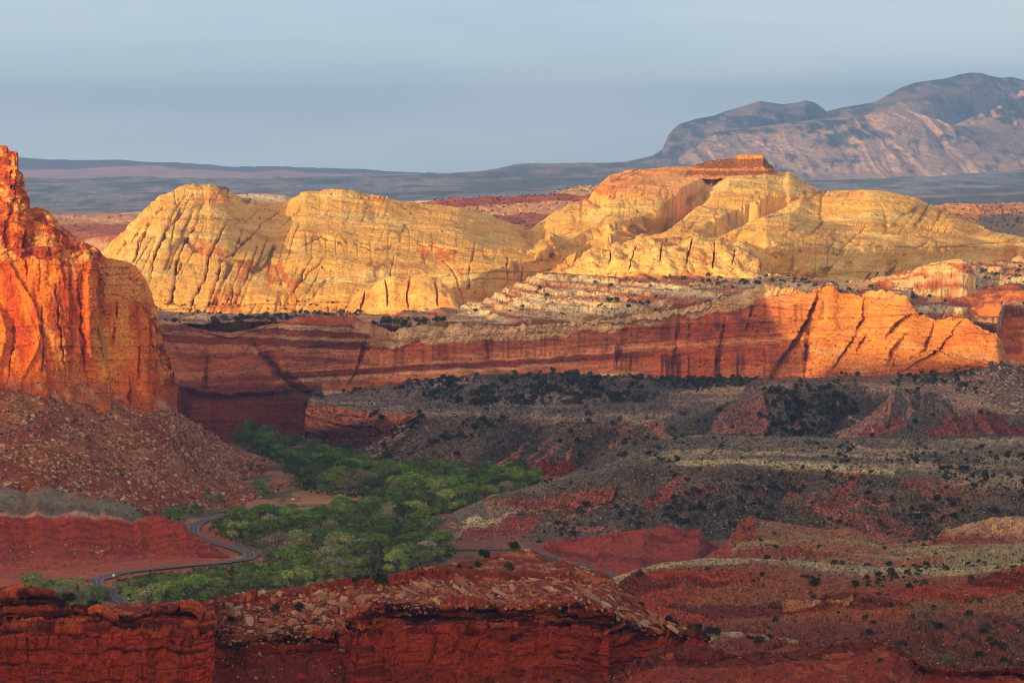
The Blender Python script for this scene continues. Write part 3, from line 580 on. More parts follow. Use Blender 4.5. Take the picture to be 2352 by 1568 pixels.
# ---- long red wall
wb = [(-200, 1000, 3640), (330, 1004, 3640), (500, 1008, 3645), (620, 1016, 3645), (700, 1016, 3650), (730, 1010, 3660), (790, 960, 3760), (900, 930, 3800), (2250, 915, 3790), (2300, 900, 3780), (2320, 900, 3820), (2700, 930, 3920)]
wm = [(-200, 870, 3655), (400, 880, 3660), (560, 870, 3665), (640, 862, 3690), (700, 890, 3735), (790, 880, 3790), (1500, 850, 3815), (2000, 800, 3800), (2150, 800, 3770), (2300, 850, 3755), (2320, 870, 3800), (2700, 880, 3900)]
L = Land([off(wb, 50, 3600), wb, wm, blend(wm, wt, 0.7, 0, 4), wt, [(x, y - 1, D + 40) for x, y, D in wt]], [8, 62, 62, 40, 3], -200, 2700, 1.7, dsm=11)
x, y, z, PX, PY = L.x, L.y, L.z, L.PX, L.PY
top = np.interp(PX, [p[0] for p in wt], [p[1] for p in wt]); dep = PY - top
L.push(11 * fbm(x / 120, y * 0, z / 160, 3, 521) * sm(0, 0.5, L.T) + 4 * fbm(x / 35, y * 0, z / 60, 3, 523))
x, y, z, PX, PY = L.sync(); dep = PY - top
crk = np.zeros(PX.shape)
for k, (p, w, dd) in enumerate([([(588, 792), (612, 825), (640, 862), (672, 895), (700, 915)], 26, 24), ([(1882, 672), (1868, 705), (1842, 760), (1815, 800), (1788, 840), (1772, 866)], 24, 15), ([(1868, 730), (1856, 780), (1850, 862)], 8, 10), ([(1985, 684), (1980, 730), (1962, 775), (1930, 820), (1900, 860)], 12, 9),
                                ([(2092, 725), (2060, 748), (2040, 775)], 7, 8), ([(2080, 770), (2050, 810), (2040, 850)], 7, 8), ([(2150, 742), (2135, 780), (2120, 812)], 6, 7), ([(2205, 740), (2160, 800), (2080, 850)], 10, 8), ([(2000, 760), (1970, 800)], 5, 6),
                                ([(1665, 730), (1660, 770), (1640, 860)], 5, 5), ([(1560, 740), (1545, 850)], 4, 4), ([(1420, 790), (1418, 856)], 8, 8), ([(838, 782), (825, 830), (800, 885)], 14, 9), ([(1120, 780), (1118, 830)], 5, 6), ([(480, 800), (470, 900)], 8, 6), ([(1735, 680), (1715, 760)], 5, 5), ([(2060, 820), (2045, 860)], 6, 6)]):
    f = L.carve(p, w, dd, w > 9, 4, 530 + k, zf=.02); crk = np.maximum(crk, sm(0.5, 0.95, f))
# overhang / alcove low on the left
alc = sm(0, 1, (PY - 885 - 25 * fbm(PX / 60, PX * 0, PX * 0, 2, 541)) / 14) * sm(400, 440, PX) * (1 - sm(700, 735, PX)) * (L.T > 1)
L.P[..., 1] += 16 * alc * (1 - sm(985, 1010, PY) * .6)
bed = PY + 0.062 * (PX - 640) + 1.6 * fbm(PX / 160, PY / 80, PX * 0, 2, 551) + 1.4 * fbm(PX / 9, PY / 9, PX * 0, 3, 550)
bed2 = bed / 11.0 + .9 * vn(bed / 31, PX / 500, PX * 0, 553) + .5 * vn(bed / 9, PX / 900, PX * 0, 554)
i = np.floor(bed2)
led = h3(i, i * 0, i * 0, 552)
o, g = blocks(x, z + 0.062 * x, 5, 26, 29)
L.push(2.2 * (led - 0.5) + 1.6 * (o - 0.5) - .7 * g + 2.2 * fbm(x / 16, y / 9, z / 12, 4, 555) + 2.5 * (ridged(x / 30 + .1 * z / 10, x * 0, z / 90, 3, 557) - .6))
cap = sm(0, 1, ((34 + 14 * fbm(PX / 50, PX * 0, PX * 0, 3, 561) - 30 * sm(1700, 1850, PX)) - dep) / 6) * sm(800, 930, PX)
# rounded cap with vertical rills
L.push(5 * cap * (ridged(PX / 16 + 0.04 * PY, PY / 300, PX * 0, 2, 563) - 0.5))
brick, buff2, maroon, orng, palec = lin(168, 84, 50), lin(196, 132, 88), lin(108, 48, 34), lin(214, 134, 56), lin(206, 172, 128)
c = np.broadcast_to(brick, L.P.shape)
c = mix(c, np.broadcast_to(buff2, L.P.shape), sm(0.5, 0.8, led) * 0.35 * sm(-.2, .2, fbm(PX / 130, PY / 30, PX * 0, 3, 556)) + 0.45 * sm(0, 0.4, fbm(x / 90, x * 0, z / 25, 4, 571)))
# broad dark and pale beds
for b0, b1, col, a, s0, s1 in ((858, 872, maroon, 0.8, 400, 1500), (848, 857, buff2 * 1.15, 0.7, 640, 2100), (872, 880, palec, 0.6, 640, 1300), (800, 832, maroon * 1.2, 0.5, 1100, 1900), (905, 930, palec, 0.85, 690, 1450), (880, 905, buff2, 0.4, 690, 1500), (835, 842, maroon, 0.6, 1300, 2250)):
    m = sm(b0 - 2, b0 + 2, bed) * (1 - sm(b1 - 2, b1 + 2, bed)) * sm(s0 - 25, s0 + 25, PX) * (1 - sm(s1 - 60, s1 + 60, PX))
    c = mix(c, np.broadcast_to(col, L.P.shape), a * m)
lf = (PX < 850)
depL = PY - 738 - .03 * (PX - 560) + 3.0 * fbm(PX / 200, PX * 0, PX * 0, 2, 576) - 3 * np.floor((PX - 380) / 95.) * .6 + 1.8 * fbm(PX / 8, PY / 8, PX * 0, 3, 575)
for t0, t1, col, a in ((0, 12, palec, 0.7), (12, 26, maroon, 0.7), (26, 34, palec * .8, 0.6), (34, 52, maroon, 0.85), (52, 62, buff2, .5), (72, 84, maroon, 0.6)):
    m = sm(t0 - 1, t0 + 1, depL) * (1 - sm(t1 - 1, t1 + 1, depL))
    c = mix(c, np.broadcast_to(col, L.P.shape), a * m * lf)
c = mix(c, np.broadcast_to(palec * 0.95, L.P.shape), cap * 0.9)
c = c * (1 + .5 * fbm(PX / 22, PY / 7, PX * 0, 4, 590))[..., None]
right = sm(1720, 1880, PX - 0.3 * (PY - 700))
c = mix(c, np.broadcast_to(orng, L.P.shape), right * (.55 + .4 * sm(-.2, .2, fbm(PX / 30, PY / 12, PX * 0, 4, 591))) * (1 - sm(800, 850, PY) * 0.5))
c = mix(c, np.broadcast_to(lin(196, 150, 108), L.P.shape), sm(0.05, 0.35, fbm(PX / 55, PY / 16, PX * 0, 3, 577)) * right * 0.5 * sm(770, 810, PY))
pot = inpoly(PX + 8 * fbm(PX / 9, PY / 9, PX * 0, 2, 3), PY, [(2150, 765), (2195, 770), (2210, 745), (2245, 760), (2240, 785), (2170, 800)])
c = mix(c, np.broadcast_to(lin(190, 84, 34), L.P.shape), pot * .5)
# desert varnish streaks
vs = sm(0.02, 0.35, fbm(PX / 7, PY / 160, PX * 0, 3, 581) + 0.3 * fbm(PX / 40, PY / 80, PX * 0, 2, 582))
zone = np.maximum(sm(1380, 1450, PX) * (1 - sm(1740, 1800, PX)) * sm(795, 830, PY), sm(880, 920, PY) * (PX < 790))
zone = np.maximum(zone, 0.5 * (dep > 30) * (dep < 75) * (PX > 860) * (PX < 1900))
c = mix(c, np.broadcast_to(lin(52, 26, 24), L.P.shape), vs * zone * 0.8)
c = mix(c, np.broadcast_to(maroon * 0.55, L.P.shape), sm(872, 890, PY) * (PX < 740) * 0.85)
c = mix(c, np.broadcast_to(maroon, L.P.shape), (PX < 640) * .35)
c = mix(c, np.broadcast_to(lin(50, 28, 22), L.P.shape), np.maximum(crk * 0.7, g * 0.35))
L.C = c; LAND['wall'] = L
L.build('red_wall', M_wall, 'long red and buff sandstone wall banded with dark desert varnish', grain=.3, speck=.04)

# ---- upper bench and its slopes
sb = [(690, 1040, 3560), (760, 1060, 3420), (820, 1080, 3320), (900, 1088, 3270), (1000, 1094, 3245), (1130, 1098, 3235), (1250, 1092, 3250), (1400, 1078, 3280), (2700, 1078, 3280)]
ue = [(690, 1012, 3600), (702, 1000, 3570), (706, 950, 3550), (712, 917, 3530), (740, 925, 3480), (780, 934, 3420), (860, 942, 3380), (960, 950, 3350), (1060, 955, 3335), (1200, 960, 3330), (1300, 965, 3325), (1500, 968, 3325), (1570, 962, 3350), (1650, 930, 3480), (1700, 912, 3560), (1760, 897, 3600), (1900, 885, 3620), (2000, 888, 3620), (2100, 893, 3620), (2200, 915, 3560), (2300, 950, 3500), (2352, 960, 3480), (2700, 970, 3470)]
ub = [(690, 1006, 3700), (702, 990, 3710), (712, 912, 3715), (850, 893, 3720), (960, 873, 3780), (1100, 860, 3800), (1300, 856, 3810), (1500, 869, 3795), (1700, 871, 3790), (1850, 868, 3780), (2000, 863, 3780), (2200, 852, 3775), (2300, 835, 3760), (2352, 845, 3780), (2700, 850, 3790)]
L = Land([off(sb, 40, 3220), sb, blend(sb, ue, 0.3, 4), blend(sb, ue, 0.7, 2), ue, ub, [(x, y - 2, D + 120) for x, y, D in ub]], [6, 36, 44, 30, 50, 4], 690, 2950, 1.7, dsm=7)
x, y, z, PX, PY = L.x, L.y, L.z, L.PX, L.PY
slope = sm(0.9, 1.2, L.T) * (1 - sm(3.6, 4.1, L.T))
gul = ridged(x / 34 + 0.5 * fbm(x / 60, y / 60, x * 0, 2, 601) + (PX < 1500) * (PY - 1000) / 95, y / 300, x * 0, 3, 602)
L.push(slope * 25 * (gul - 0.62) * sm(800, 950, PX) + 2.2 * fbm(x / 30, y / 40, z / 20, 4, 603))
spur = np.exp(-((PX - 1760) / 60) ** 2) + 0.7 * np.exp(-((PX - 2060) / 50) ** 2) + 0.5 * np.exp(-((PX - 1660) / 40) ** 2)
L.P[..., 1] -= 34 * spur * slope; L.P[..., 2] += 5 * spur * slope
# ledge cliff under the left end of the bench
lc = inpoly(PX, PY + 3 * fbm(PX / 20, PX * 0, PX * 0, 2, 6), [(700, 925), (775, 938), (968, 953), (935, 975), (880, 1000), (820, 1030), (772, 1048), (700, 1040)])
o, g = blocks(x, z, 4.5, 12, 31)
L.push(lc * (5 * (o - 0.4) - 2 * g)); L.P[..., 1] -= 12 * lc * sm(940, 950, PY) * (1 - sm(985, 1010, PY))
rb = inpoly(PX, PY + 4 * fbm(PX / 24, PX * 0, PX * 0, 3, 8), [(1020, 1096), (1060, 1084), (1150, 1075), (1260, 1058), (1400, 1040), (1430, 1045), (1420, 1100), (1020, 1105)])
o2, g2 = blocks(x, z, 3, 14, 33); L.push(rb * (3 * (o2 - .5) - g2)); L.P[..., 1] -= rb * 6
grav, dsoil, dvegs, pinkc, redc = lin(104, 90, 74), lin(150, 118, 92), lin(46, 46, 40), lin(186, 116, 94), lin(140, 52, 38)
n1 = fbm(x / 20, y / 30, z / 12, 5, 611); gvy = sm(.62, .42, gul) * slope
c = mix(np.broadcast_to(lin(120, 98, 84), L.P.shape), np.broadcast_to(grav, L.P.shape), slope)
c = mix(c, np.broadcast_to(lin(170, 140, 106), L.P.shape), sm(-0.3, 0.3, n1) * sm(0, 1, (L.T - 3.7) / .3) * (1 - sm(4.25, 4.6, L.T)) * .8)
c = mix(c, np.broadcast_to(lin(70, 66, 58), L.P.shape), sm(0.0, 0.3, fbm(x / 55, y / 90, x * 0, 4, 612)) * .6)
c = mix(c, np.broadcast_to(lin(58, 52, 42), L.P.shape), gvy * .6)
ww = 7 * fbm(PX / 14, PY / 14, PX * 0, 3, 613); wv = 5 * fbm(PX / 14 + 8, PY / 14, PX * 0, 3, 614)
for p, col, a in (([(1210, 998), (1216, 1004), (1150, 1065), (1125, 1072), (1140, 1050)], pinkc, .85), ([(1262, 1005), (1275, 1004), (1226, 1045), (1212, 1050)], pinkc, .75), ([(1295, 1008), (1300, 1012), (1250, 1065), (1210, 1082), (1240, 1055)], pinkc, .85), ([(1312, 1020), (1318, 1024), (1295, 1072), (1286, 1074)], pinkc, .75),
                  ([(1400, 1012), (1408, 1012), (1398, 1045), (1394, 1045)], pinkc, .8), ([(1418, 1012), (1424, 1012), (1420, 1028), (1415, 1028)], pinkc, .8), ([(1050, 1040), (1062, 1040), (1000, 1075), (985, 1078)], pinkc * .8, .8), ([(900, 1040), (908, 1042), (870, 1070), (855, 1070)], redc * 1.2, .8),
                  ([(1480, 975), (1500, 972), (1540, 1020), (1520, 1026)], pinkc, .7), ([(1420, 975), (1450, 972), (1450, 1015), (1430, 1018)], pinkc * .9, .5),
                  ([(1735, 900), (1752, 915), (1760, 1005), (1620, 1005), (1640, 965), (1690, 925)], pinkc, .85), ([(1830, 965), (1850, 985), (1830, 1000), (1800, 1000)], pinkc, .7),
                  ([(2020, 915), (2045, 900), (2052, 930), (2035, 960), (1995, 1005), (1900, 1010), (1940, 985), (1985, 960)], lin(190, 128, 108), .8), ([(2060, 905), (2085, 905), (2090, 945), (2050, 985), (2040, 1010), (2100, 960)], lin(196, 136, 116), .8), ([(1985, 985), (2060, 960), (2080, 1005), (1960, 1010)], redc * 1.3, .7),
                  ([(2200, 965), (2260, 940), (2352, 985), (2352, 1008), (2140, 1008)], redc, .9), ([(2130, 985), (2200, 950), (2210, 1008), (2100, 1008)], redc * 1.1, .7), ([(2352, 940), (2500, 960), (2700, 1010), (2352, 1010)], redc, .8), ([(2180, 915), (2240, 905), (2290, 945), (2200, 955)], lin(176, 140, 124), .7)):
    c = mix(c, np.broadcast_to(col, L.P.shape), a * inpoly(PX + ww, PY + wv, p) * (0.75 + 0.35 * n1))
c = mix(c, mix(np.broadcast_to(lin(190, 112, 66), L.P.shape), np.broadcast_to(lin(92, 44, 34), L.P.shape), sm(965, 985, PY + 0.1 * (PX - 800))), lc)
c = mix(c, np.broadcast_to(redc * .9, L.P.shape), rb)
c = mix(c, np.broadcast_to(lin(48, 30, 26), L.P.shape), np.maximum(lc * g * .6, rb * g2 * .6))
c = mix(c, np.broadcast_to(lin(190, 150, 112), L.P.shape), inpoly(PX + ww, PY + wv, [(1650, 880), (1715, 888), (1690, 905), (1560, 905), (1600, 893)]) * .8)
for p in ([(1905, 905), (1925, 918), (1945, 935), (1990, 948), (1965, 942), (1950, 955), (1990, 970), (2005, 985)], [(1920, 985), (1960, 975), (1905, 985), (1925, 1000), (1990, 1012)]):
    d, sd, t = segd(PX + .3 * ww, PY + .3 * wv, p); c = mix(c, np.broadcast_to(lin(200, 152, 124), L.P.shape), np.clip(1.6 - d / 1.8, 0, 1) * .8)
L.C = c; LAND['upper'] = L
UPM = dict(PX=PX, PY=PY, T=L.T)
L.build('upper_bench', M_scree, 'grey scrubby bench with pink and red badland slopes below the long wall', grain=.55, speck=.13, dim=1.12)

# ---- middle bench
mb = [(960, 1192, 2855), (1000, 1215, 2777), (1050, 1238, 2703), (1250, 1246, 2680), (1400, 1242, 2695), (1600, 1246, 2685), (1700, 1240, 2700), (2700, 1270, 2620)]
me_ = [(960, 1190, 2862), (985, 1186, 2860), (1030, 1184, 2860), (1045, 1178, 2860), (1070, 1166, 2858), (1130, 1141, 2865), (1200, 1121, 2885), (1250, 1113, 2905), (1300, 1100, 2925), (1400, 1082, 2930), (1450, 1070, 2905), (1560, 1062, 2865), (1700, 1064, 2850), (1900, 1078, 2830), (2000, 1086, 2820), (2100, 1092, 2800), (2250, 1110, 2770), (2700, 1120, 2750)]
mc = [(960, 1186, 2880), (1035, 1180, 2895), (1045, 1175, 2895), (1130, 1138, 2900), (1240, 1110, 2945), (1300, 1090, 3000), (1350, 1065, 3050), (1400, 1035, 3090), (1450, 1016, 3105), (1520, 1004, 3115), (1600, 999, 3120), (1700, 1000, 3120), (1800, 1002, 3120), (1950, 1006, 3115), (2100, 1004, 3115), (2352, 1002, 3115), (2700, 1000, 3115)]
L = Land([skirtc(mb, 12), mb, blend(mb, me_, 0.5, 6), me_, mc, [(x, y + 50, D + 260) for x, y, D in mc]], [6, 50, 50, 46, 5], 960, 2950, 1.7, ks=[0, -.2, .3, 0, 0], dsm=9)
x, y, z, PX, PY = L.x, L.y, L.z, L.PX, L.PY
sl = sm(0.9, 1.3, L.T) * (1 - sm(2.7, 3.05, L.T))
gu = ridged(x / 42 + (PY - 1150) / 120 + .5 * fbm(x / 50, y / 50, x * 0, 2, 621), y / 260, x * 0, 3, 622)
L.push(sl * 23 * (gu - .6) * sm(1250, 1500, PX) + sl * 7 * fbm(x / 45, y / 60, z / 40, 3, 623) + 1.2 * fbm(x / 12, y / 18, z / 9, 4, 624) + sl * 3 * (ridged(x / 9, y / 60, z / 200, 2, 625) - .5) * (PX < 1500))
lb = inpoly(PX, PY + 4 * fbm(PX / 20, PX * 0, PX * 0, 3, 9), [(1110, 1142), (1200, 1140), (1300, 1130), (1420, 1122), (1400, 1140), (1330, 1158), (1250, 1170), (1190, 1172), (1150, 1160)])
o, g = blocks(x, z, 2.6, 8, 35); L.push(lb * (4 * (o - .4) - 2 * g)); L.P[..., 1] -= 9 * lb * (1 - sm(1150, 1170, PY))
ww = 7 * fbm(PX / 13, PY / 13, PX * 0, 3, 633); wv = 6 * fbm(PX / 13 + 8, PY / 13, PX * 0, 3, 634); n1 = fbm(x / 14, y / 20, z / 9, 5, 631)
c = mix(np.broadcast_to(lin(122, 104, 84), L.P.shape), np.broadcast_to(lin(104, 88, 72), L.P.shape), sl)
c = mix(c, np.broadcast_to(lin(56, 52, 40), L.P.shape), sm(.6, .4, gu) * sl * (PX > 1260) * .6)
c = mix(c, np.broadcast_to(lin(176, 156, 112), L.P.shape), sm(-.25, .35, fbm(x / 120, y / 30, x * 0, 4, 635)) * (1 - sl) * (L.T > 2.8) * .75)
c = mix(c, np.broadcast_to(lin(66, 62, 54), L.P.shape), sm(.02, .3, fbm(x / 45, y / 60, x * 0, 4, 636)) * .6)
c = mix(c, np.broadcast_to(lin(150, 78, 56), L.P.shape), sm(.12, .4, fbm(x / 40, y / 60, z / 20, 4, 637)) * sl * .7)
for p, col, a in (([(980, 1190), (1040, 1182), (1045, 1238), (990, 1215)], lin(168, 100, 84), .9), ([(1040, 1182), (1130, 1145), (1190, 1165), (1170, 1195), (1060, 1205)], lin(128, 116, 98), .95), ([(1110, 1150), (1150, 1155), (1150, 1185), (1120, 1180)], lin(176, 124, 72), .7), ([(1060, 1200), (1090, 1188), (1150, 1195), (1120, 1210), (1070, 1215)], lin(206, 190, 140), .9), ([(1180, 1175), (1200, 1170), (1150, 1205), (1120, 1208)], lin(206, 190, 140), .8), ([(1040, 1205), (1070, 1210), (1060, 1240), (1040, 1238)], lin(190, 170, 140), .7),
                  ([(1070, 1212), (1150, 1200), (1200, 1170), (1260, 1175), (1220, 1225), (1120, 1240), (1060, 1240)], lin(160, 66, 48), .95), ([(1540, 1092), (1570, 1085), (1575, 1100), (1545, 1160), (1480, 1172), (1490, 1145)], lin(160, 62, 44), .95), ([(1540, 1092), (1570, 1085), (1572, 1112), (1520, 1122)], lin(150, 104, 84), .85),
                  ([(1320, 1165), (1385, 1135), (1400, 1145), (1340, 1180), (1290, 1200), (1240, 1215), (1290, 1185)], lin(190, 120, 84), .75), ([(1870, 1170), (1940, 1125), (1970, 1100), (1985, 1105), (1945, 1150), (1890, 1185)], lin(160, 72, 50), .85), ([(1920, 1162), (1960, 1155), (2030, 1160), (2030, 1170), (1900, 1172)], lin(164, 70, 48), .9),
                  ([(1900, 1085), (1960, 1078), (2000, 1090), (1950, 1100), (1930, 1098)], lin(180, 84, 52), .8), ([(2090, 1095), (2160, 1100), (2150, 1125), (2110, 1115)], lin(170, 116, 80), .6), ([(2140, 1165), (2200, 1150), (2180, 1175), (2140, 1180)], lin(170, 116, 84), .6), ([(1740, 1120), (1760, 1110), (1750, 1150)], lin(160, 66, 44), .6), ([(1800, 1110), (1820, 1120), (1830, 1160), (1815, 1150)], lin(150, 66, 46), .6)):
    c = mix(c, np.broadcast_to(col, L.P.shape), a * inpoly(PX + ww, PY + wv, p) * np.clip(0.85 + .3 * n1, 0, 1))
c = mix(c, mix(np.broadcast_to(lin(160, 84, 54), L.P.shape), np.broadcast_to(lin(186, 168, 130), L.P.shape), (h3(np.floor(z / 2.6), x * 0, x * 0, 7) > .6) * .8), lb * .95)
c = mix(c, np.broadcast_to(lin(46, 32, 26), L.P.shape), lb * g * .6)
for p, wd, col in (([(1860, 1160), (1880, 1175), (1930, 1190), (1980, 1210), (1995, 1225), (2040, 1240), (2060, 1248)], 4.5, lin(176, 104, 84)), ([(1960, 1020), (2010, 1035), (2060, 1050), (2120, 1062), (2180, 1080), (2200, 1090)], 2.2, lin(184, 140, 108)), ([(1600, 1036), (1760, 1040), (1950, 1046), (2040, 1052)], 2.5, lin(176, 150, 112)), ([(1880, 1172), (2050, 1174)], 1.5, lin(176, 116, 92)), ([(1270, 1215), (1310, 1222), (1380, 1228), (1440, 1238)], 2.5, lin(176, 104, 84)), ([(1560, 1062), (1700, 1060), (1900, 1072), (2050, 1084)], 4, lin(196, 172, 122))):
    d, sd, t = segd(PX + .3 * ww, PY + .3 * wv, p); c = mix(c, np.broadcast_to(col, L.P.shape), np.clip(1.7 - d / (wd * 1.4), 0, 1) * .95)
L.C = c; LAND['middle'] = L
L.build('middle_bench', M_scree, 'broad grey grassy bench with colourful badland nose above the valley', grain=.55, speck=.13, dim=1.12)

# ---- red hill
rb0 = [(1030, 1262, 2632), (1240, 1300, 2523), (1400, 1324, 2460), (1550, 1334, 2434), (1720, 1320, 2470)]
rc = [(1030, 1252, 2680), (1060, 1246, 2690), (1110, 1243, 2690), (1160, 1250, 2680), (1235, 1268, 2630), (1260, 1256, 2640), (1290, 1241, 2640), (1330, 1232, 2640), (1370, 1230, 2640), (1400, 1228, 2640), (1450, 1227, 2640), (1500, 1222, 2640), (1520, 1214, 2640), (1545, 1211, 2640), (1590, 1212, 2640), (1606, 1216, 2640), (1612, 1228, 2638), (1625, 1240, 2640), (1650, 1252, 2640), (1720, 1266, 2640)]
L = Land([skirtc(rb0, 10), rb0, blend(rb0, rc, .6, 8), blend(rb0, rc, .85, 4), rc, off(rc, 40, 2760)], [4, 34, 16, 12, 5], 1030, 1720, 1.4, dsm=5)
x, y, z, PX, PY = L.x, L.y, L.z, L.PX, L.PY
f = sm(1, 1.4, L.T) * (1 - sm(3.9, 4.2, L.T))
L.push(f * (7 * (ridged(x / 22 + .4 * fbm(x / 20, y / 20, x * 0, 2, 4), y / 200, x * 0, 3, 641) - .6) + 2 * fbm(x / 8, y / 10, z / 5, 3, 642)))
o, g = blocks(x, z, 2.2, 12, 37); L.push(sm(2.6, 3, L.T) * (1 - sm(3.9, 4.1, L.T)) * (3 * (o - .4) - g))
L.C = mix(np.broadcast_to(lin(146, 60, 38), L.P.shape), np.broadcast_to(lin(98, 38, 28), L.P.shape), sm(-.1, .3, fbm(x / 30, y / 30, z / 2.5, 4, 643)) * .8)
L.build('red_hill', M_soil, 'smooth brick-red clay hill beside the right-hand road', grain=.3, speck=.03)

# ---- right grassy hills
a1 = [(1540, 1370, 2080), (1700, 1320, 2080), (1900, 1320, 2080), (2100, 1330, 2050), (2700, 1330, 2050)]
a2 = [(1540, 1345, 2200), (1640, 1290, 2200), (1700, 1262, 2200), (1900, 1262, 2200), (2060, 1276, 2200), (2200, 1268, 2200), (2352, 1266, 2200), (2700, 1266, 2200)]
a3 = [(1540, 1330, 2330), (1600, 1290, 2350), (1660, 1255, 2360), (1690, 1225, 2350), (1698, 1198, 2345), (1712, 1191, 2345), (1740, 1192, 2350), (1790, 1199, 2355), (1850, 1208, 2360), (1900, 1216, 2370), (1945, 1211, 2380), (1990, 1226, 2385), (2060, 1247, 2400), (2125, 1240, 2420), (2150, 1232, 2425), (2190, 1214, 2435), (2240, 1200, 2440), (2270, 1192, 2440), (2310, 1188, 2440), (2352, 1186, 2440), (2700, 1180, 2440)]
L = Land([off(a1, 40, 2000), a1, a2, blend(a2, a3, .5, 4), a3, off(a3, 30, 2560)], [5, 34, 28, 26, 4], 1540, 3050, 1.6, dsm=7)
x, y, z, PX, PY = L.x, L.y, L.z, L.PX, L.PY
L.P[..., 2] += (4 * fbm(x / 45, y / 60, x * 0, 3, 651) + 1.3 * fbm(x / 11, y / 15, x * 0, 4, 652)) * (1 - .7 * sm(3.6, 4, L.T))
led = inpoly(PX, PY + 5 * fbm(PX / 22, PX * 0, PX * 0, 3, 9), [(1700, 1265), (1760, 1258), (1860, 1262), (1930, 1268), (1880, 1284), (1760, 1290), (1690, 1285)])
nose = inpoly(PX, PY, [(1690, 1190), (1740, 1190), (1730, 1225), (1760, 1240), (1680, 1250)])
o, g = blocks(x, L.z, 1.8, 8, 39); L.push(np.maximum(led, nose) * (3 * (o - .3) - 1.5 * g))
bad = inpoly(PX + 6 * fbm(PX / 12, PY / 12, PX * 0, 2, 7), PY, [(2130, 1248), (2200, 1212), (2250, 1200), (2352, 1200), (2700, 1196), (2700, 1250), (2352, 1248), (2200, 1256)])
L.push(bad * 5 * (ridged(x / 9 + z / 9, y / 90, x * 0, 2, 655) - .5))
n1 = fbm(x / 9, y / 14, z / 9, 5, 653)
c = mix(np.broadcast_to(lin(150, 104, 68), L.P.shape), np.broadcast_to(lin(160, 142, 98), L.P.shape), sm(-.2, .3, fbm(x / 50, y / 40, x * 0, 3, 656) + .3))
c = mix(c, np.broadcast_to(lin(168, 92, 58), L.P.shape), sm(.02, .3, fbm(x / 40, y / 35, x * 0, 4, 657)) * .8)
c = mix(c, np.broadcast_to(lin(150, 66, 42), L.P.shape), np.maximum(led, nose) * .9)
c = mix(c, np.broadcast_to(lin(160, 58, 38), L.P.shape), sm(0, 1, (1690 - PX) / 20) * .9)
c = mix(c, mix(np.broadcast_to(lin(206, 154, 108), L.P.shape), np.broadcast_to(lin(150, 66, 42), L.P.shape), sm(1222, 1240, PY + 8 * n1 - .05 * (PX - 2200))), bad * .95)
c = mix(c, np.broadcast_to(lin(50, 30, 24), L.P.shape), np.maximum(led, nose) * g * .7)
L.C = c; LAND['hill1'] = L
L.build('grassy_hill', M_scree, 'tan grassy rise with red clay nose and pale badland patch', grain=.5, speck=.1, dim=1.05)

b1 = [(1380, 1345, 2050), (1400, 1331, 2050), (1450, 1309, 2010), (1500, 1294, 1980), (1540, 1286, 1960), (1600, 1281, 1955), (1640, 1279, 1950), (1750, 1283, 1950), (1850, 1290, 1940), (2000, 1299, 1930), (2100, 1304, 1920), (2250, 1300, 1900), (2352, 1289, 1880), (2700, 1265, 1880)]
b2 = [(1380, 1360, 1970), (1450, 1328, 1910), (1500, 1314, 1885), (1650, 1309, 1870), (1750, 1320, 1860), (1850, 1335, 1830), (2000, 1350, 1800), (2100, 1342, 1780), (2200, 1332, 1770), (2352, 1312, 1750), (2700, 1300, 1750)]
b3 = [(1380, 1400, 1910), (1500, 1395, 1850), (1700, 1398, 1810), (1850, 1388, 1790), (2000, 1376, 1782), (2100, 1385, 1750), (2352, 1360, 1725), (2700, 1350, 1720)]
b4 = [(1380, 1470, 1830), (1500, 1440, 1800), (1700, 1436, 1780), (1900, 1425, 1760), (2100, 1420, 1735), (2352, 1400, 1705), (2700, 1400, 1700)]
b5 = [(1380, 1640, 1600), (2700, 1640, 1500)]
L = Land([b5, b4, b3, b2, b1, off(b1, 20, 2150)], [70, 26, 36, 26, 4], 1380, 3050, 1.6, dsm=7)
x, y, z, PX, PY = L.x, L.y, L.z, L.PX, L.PY
L.push((4.5 * fbm(x / 40, y / 60, z / 40, 3, 661) + 1.2 * fbm(x / 9, y / 13, z / 6, 4, 662)) * (1 - .7 * sm(3.7, 4, L.T)))
u = ridged(x / 16 + y / 60, y / 60, x * 0, 3, 663)
L.push(sm(0, .3, L.T) * (1 - sm(.9, 1.2, L.T)) * 5 * (u - .6))
wob = 5 * fbm(PX / 26, PX * 0, PX * 0, 3, 667)
l1 = inpoly(PX, PY + wob, [(1440, 1322), (1500, 1312), (1640, 1312), (1760, 1340), (1640, 1352), (1440, 1365), (1400, 1350)])
l2 = inpoly(PX, PY + wob, [(1480, 1402), (1700, 1398), (1850, 1386), (1990, 1372), (2010, 1400), (1850, 1415), (1700, 1432), (1560, 1446), (1480, 1440)])
l3 = inpoly(PX, PY + wob, [(1960, 1384), (2040, 1362), (2100, 1348), (2200, 1338), (2352, 1322), (2700, 1310), (2700, 1352), (2352, 1358), (2150, 1385), (2060, 1405), (1960, 1410)])
l4 = sm(0, 1, (PX - 2050 + .6 * (PY - 1480)) / 60) * (PY > 1420)
lg = np.maximum.reduce([l1, l2, l3]).astype(float)
o, g = blocks(x + .5 * y, z + .02 * x, 1.7, 7, 41)
o3, g3 = blocks(x + .5 * y, z + .1 * x, 2.4, 12, 43)
L.push(lg * (3.6 * (o - .3) - 1.8 * g) + l4 * (3.4 * (o3 - .4) - 1.2 * g3))
n1 = fbm(x / 8, y / 12, z / 8, 5, 668)
c = np.broadcast_to(lin(150, 84, 52), L.P.shape)
c = mix(c, np.broadcast_to(lin(190, 172, 124), L.P.shape), sm(3.35, 3.75, L.T + .3 * n1) * .85)
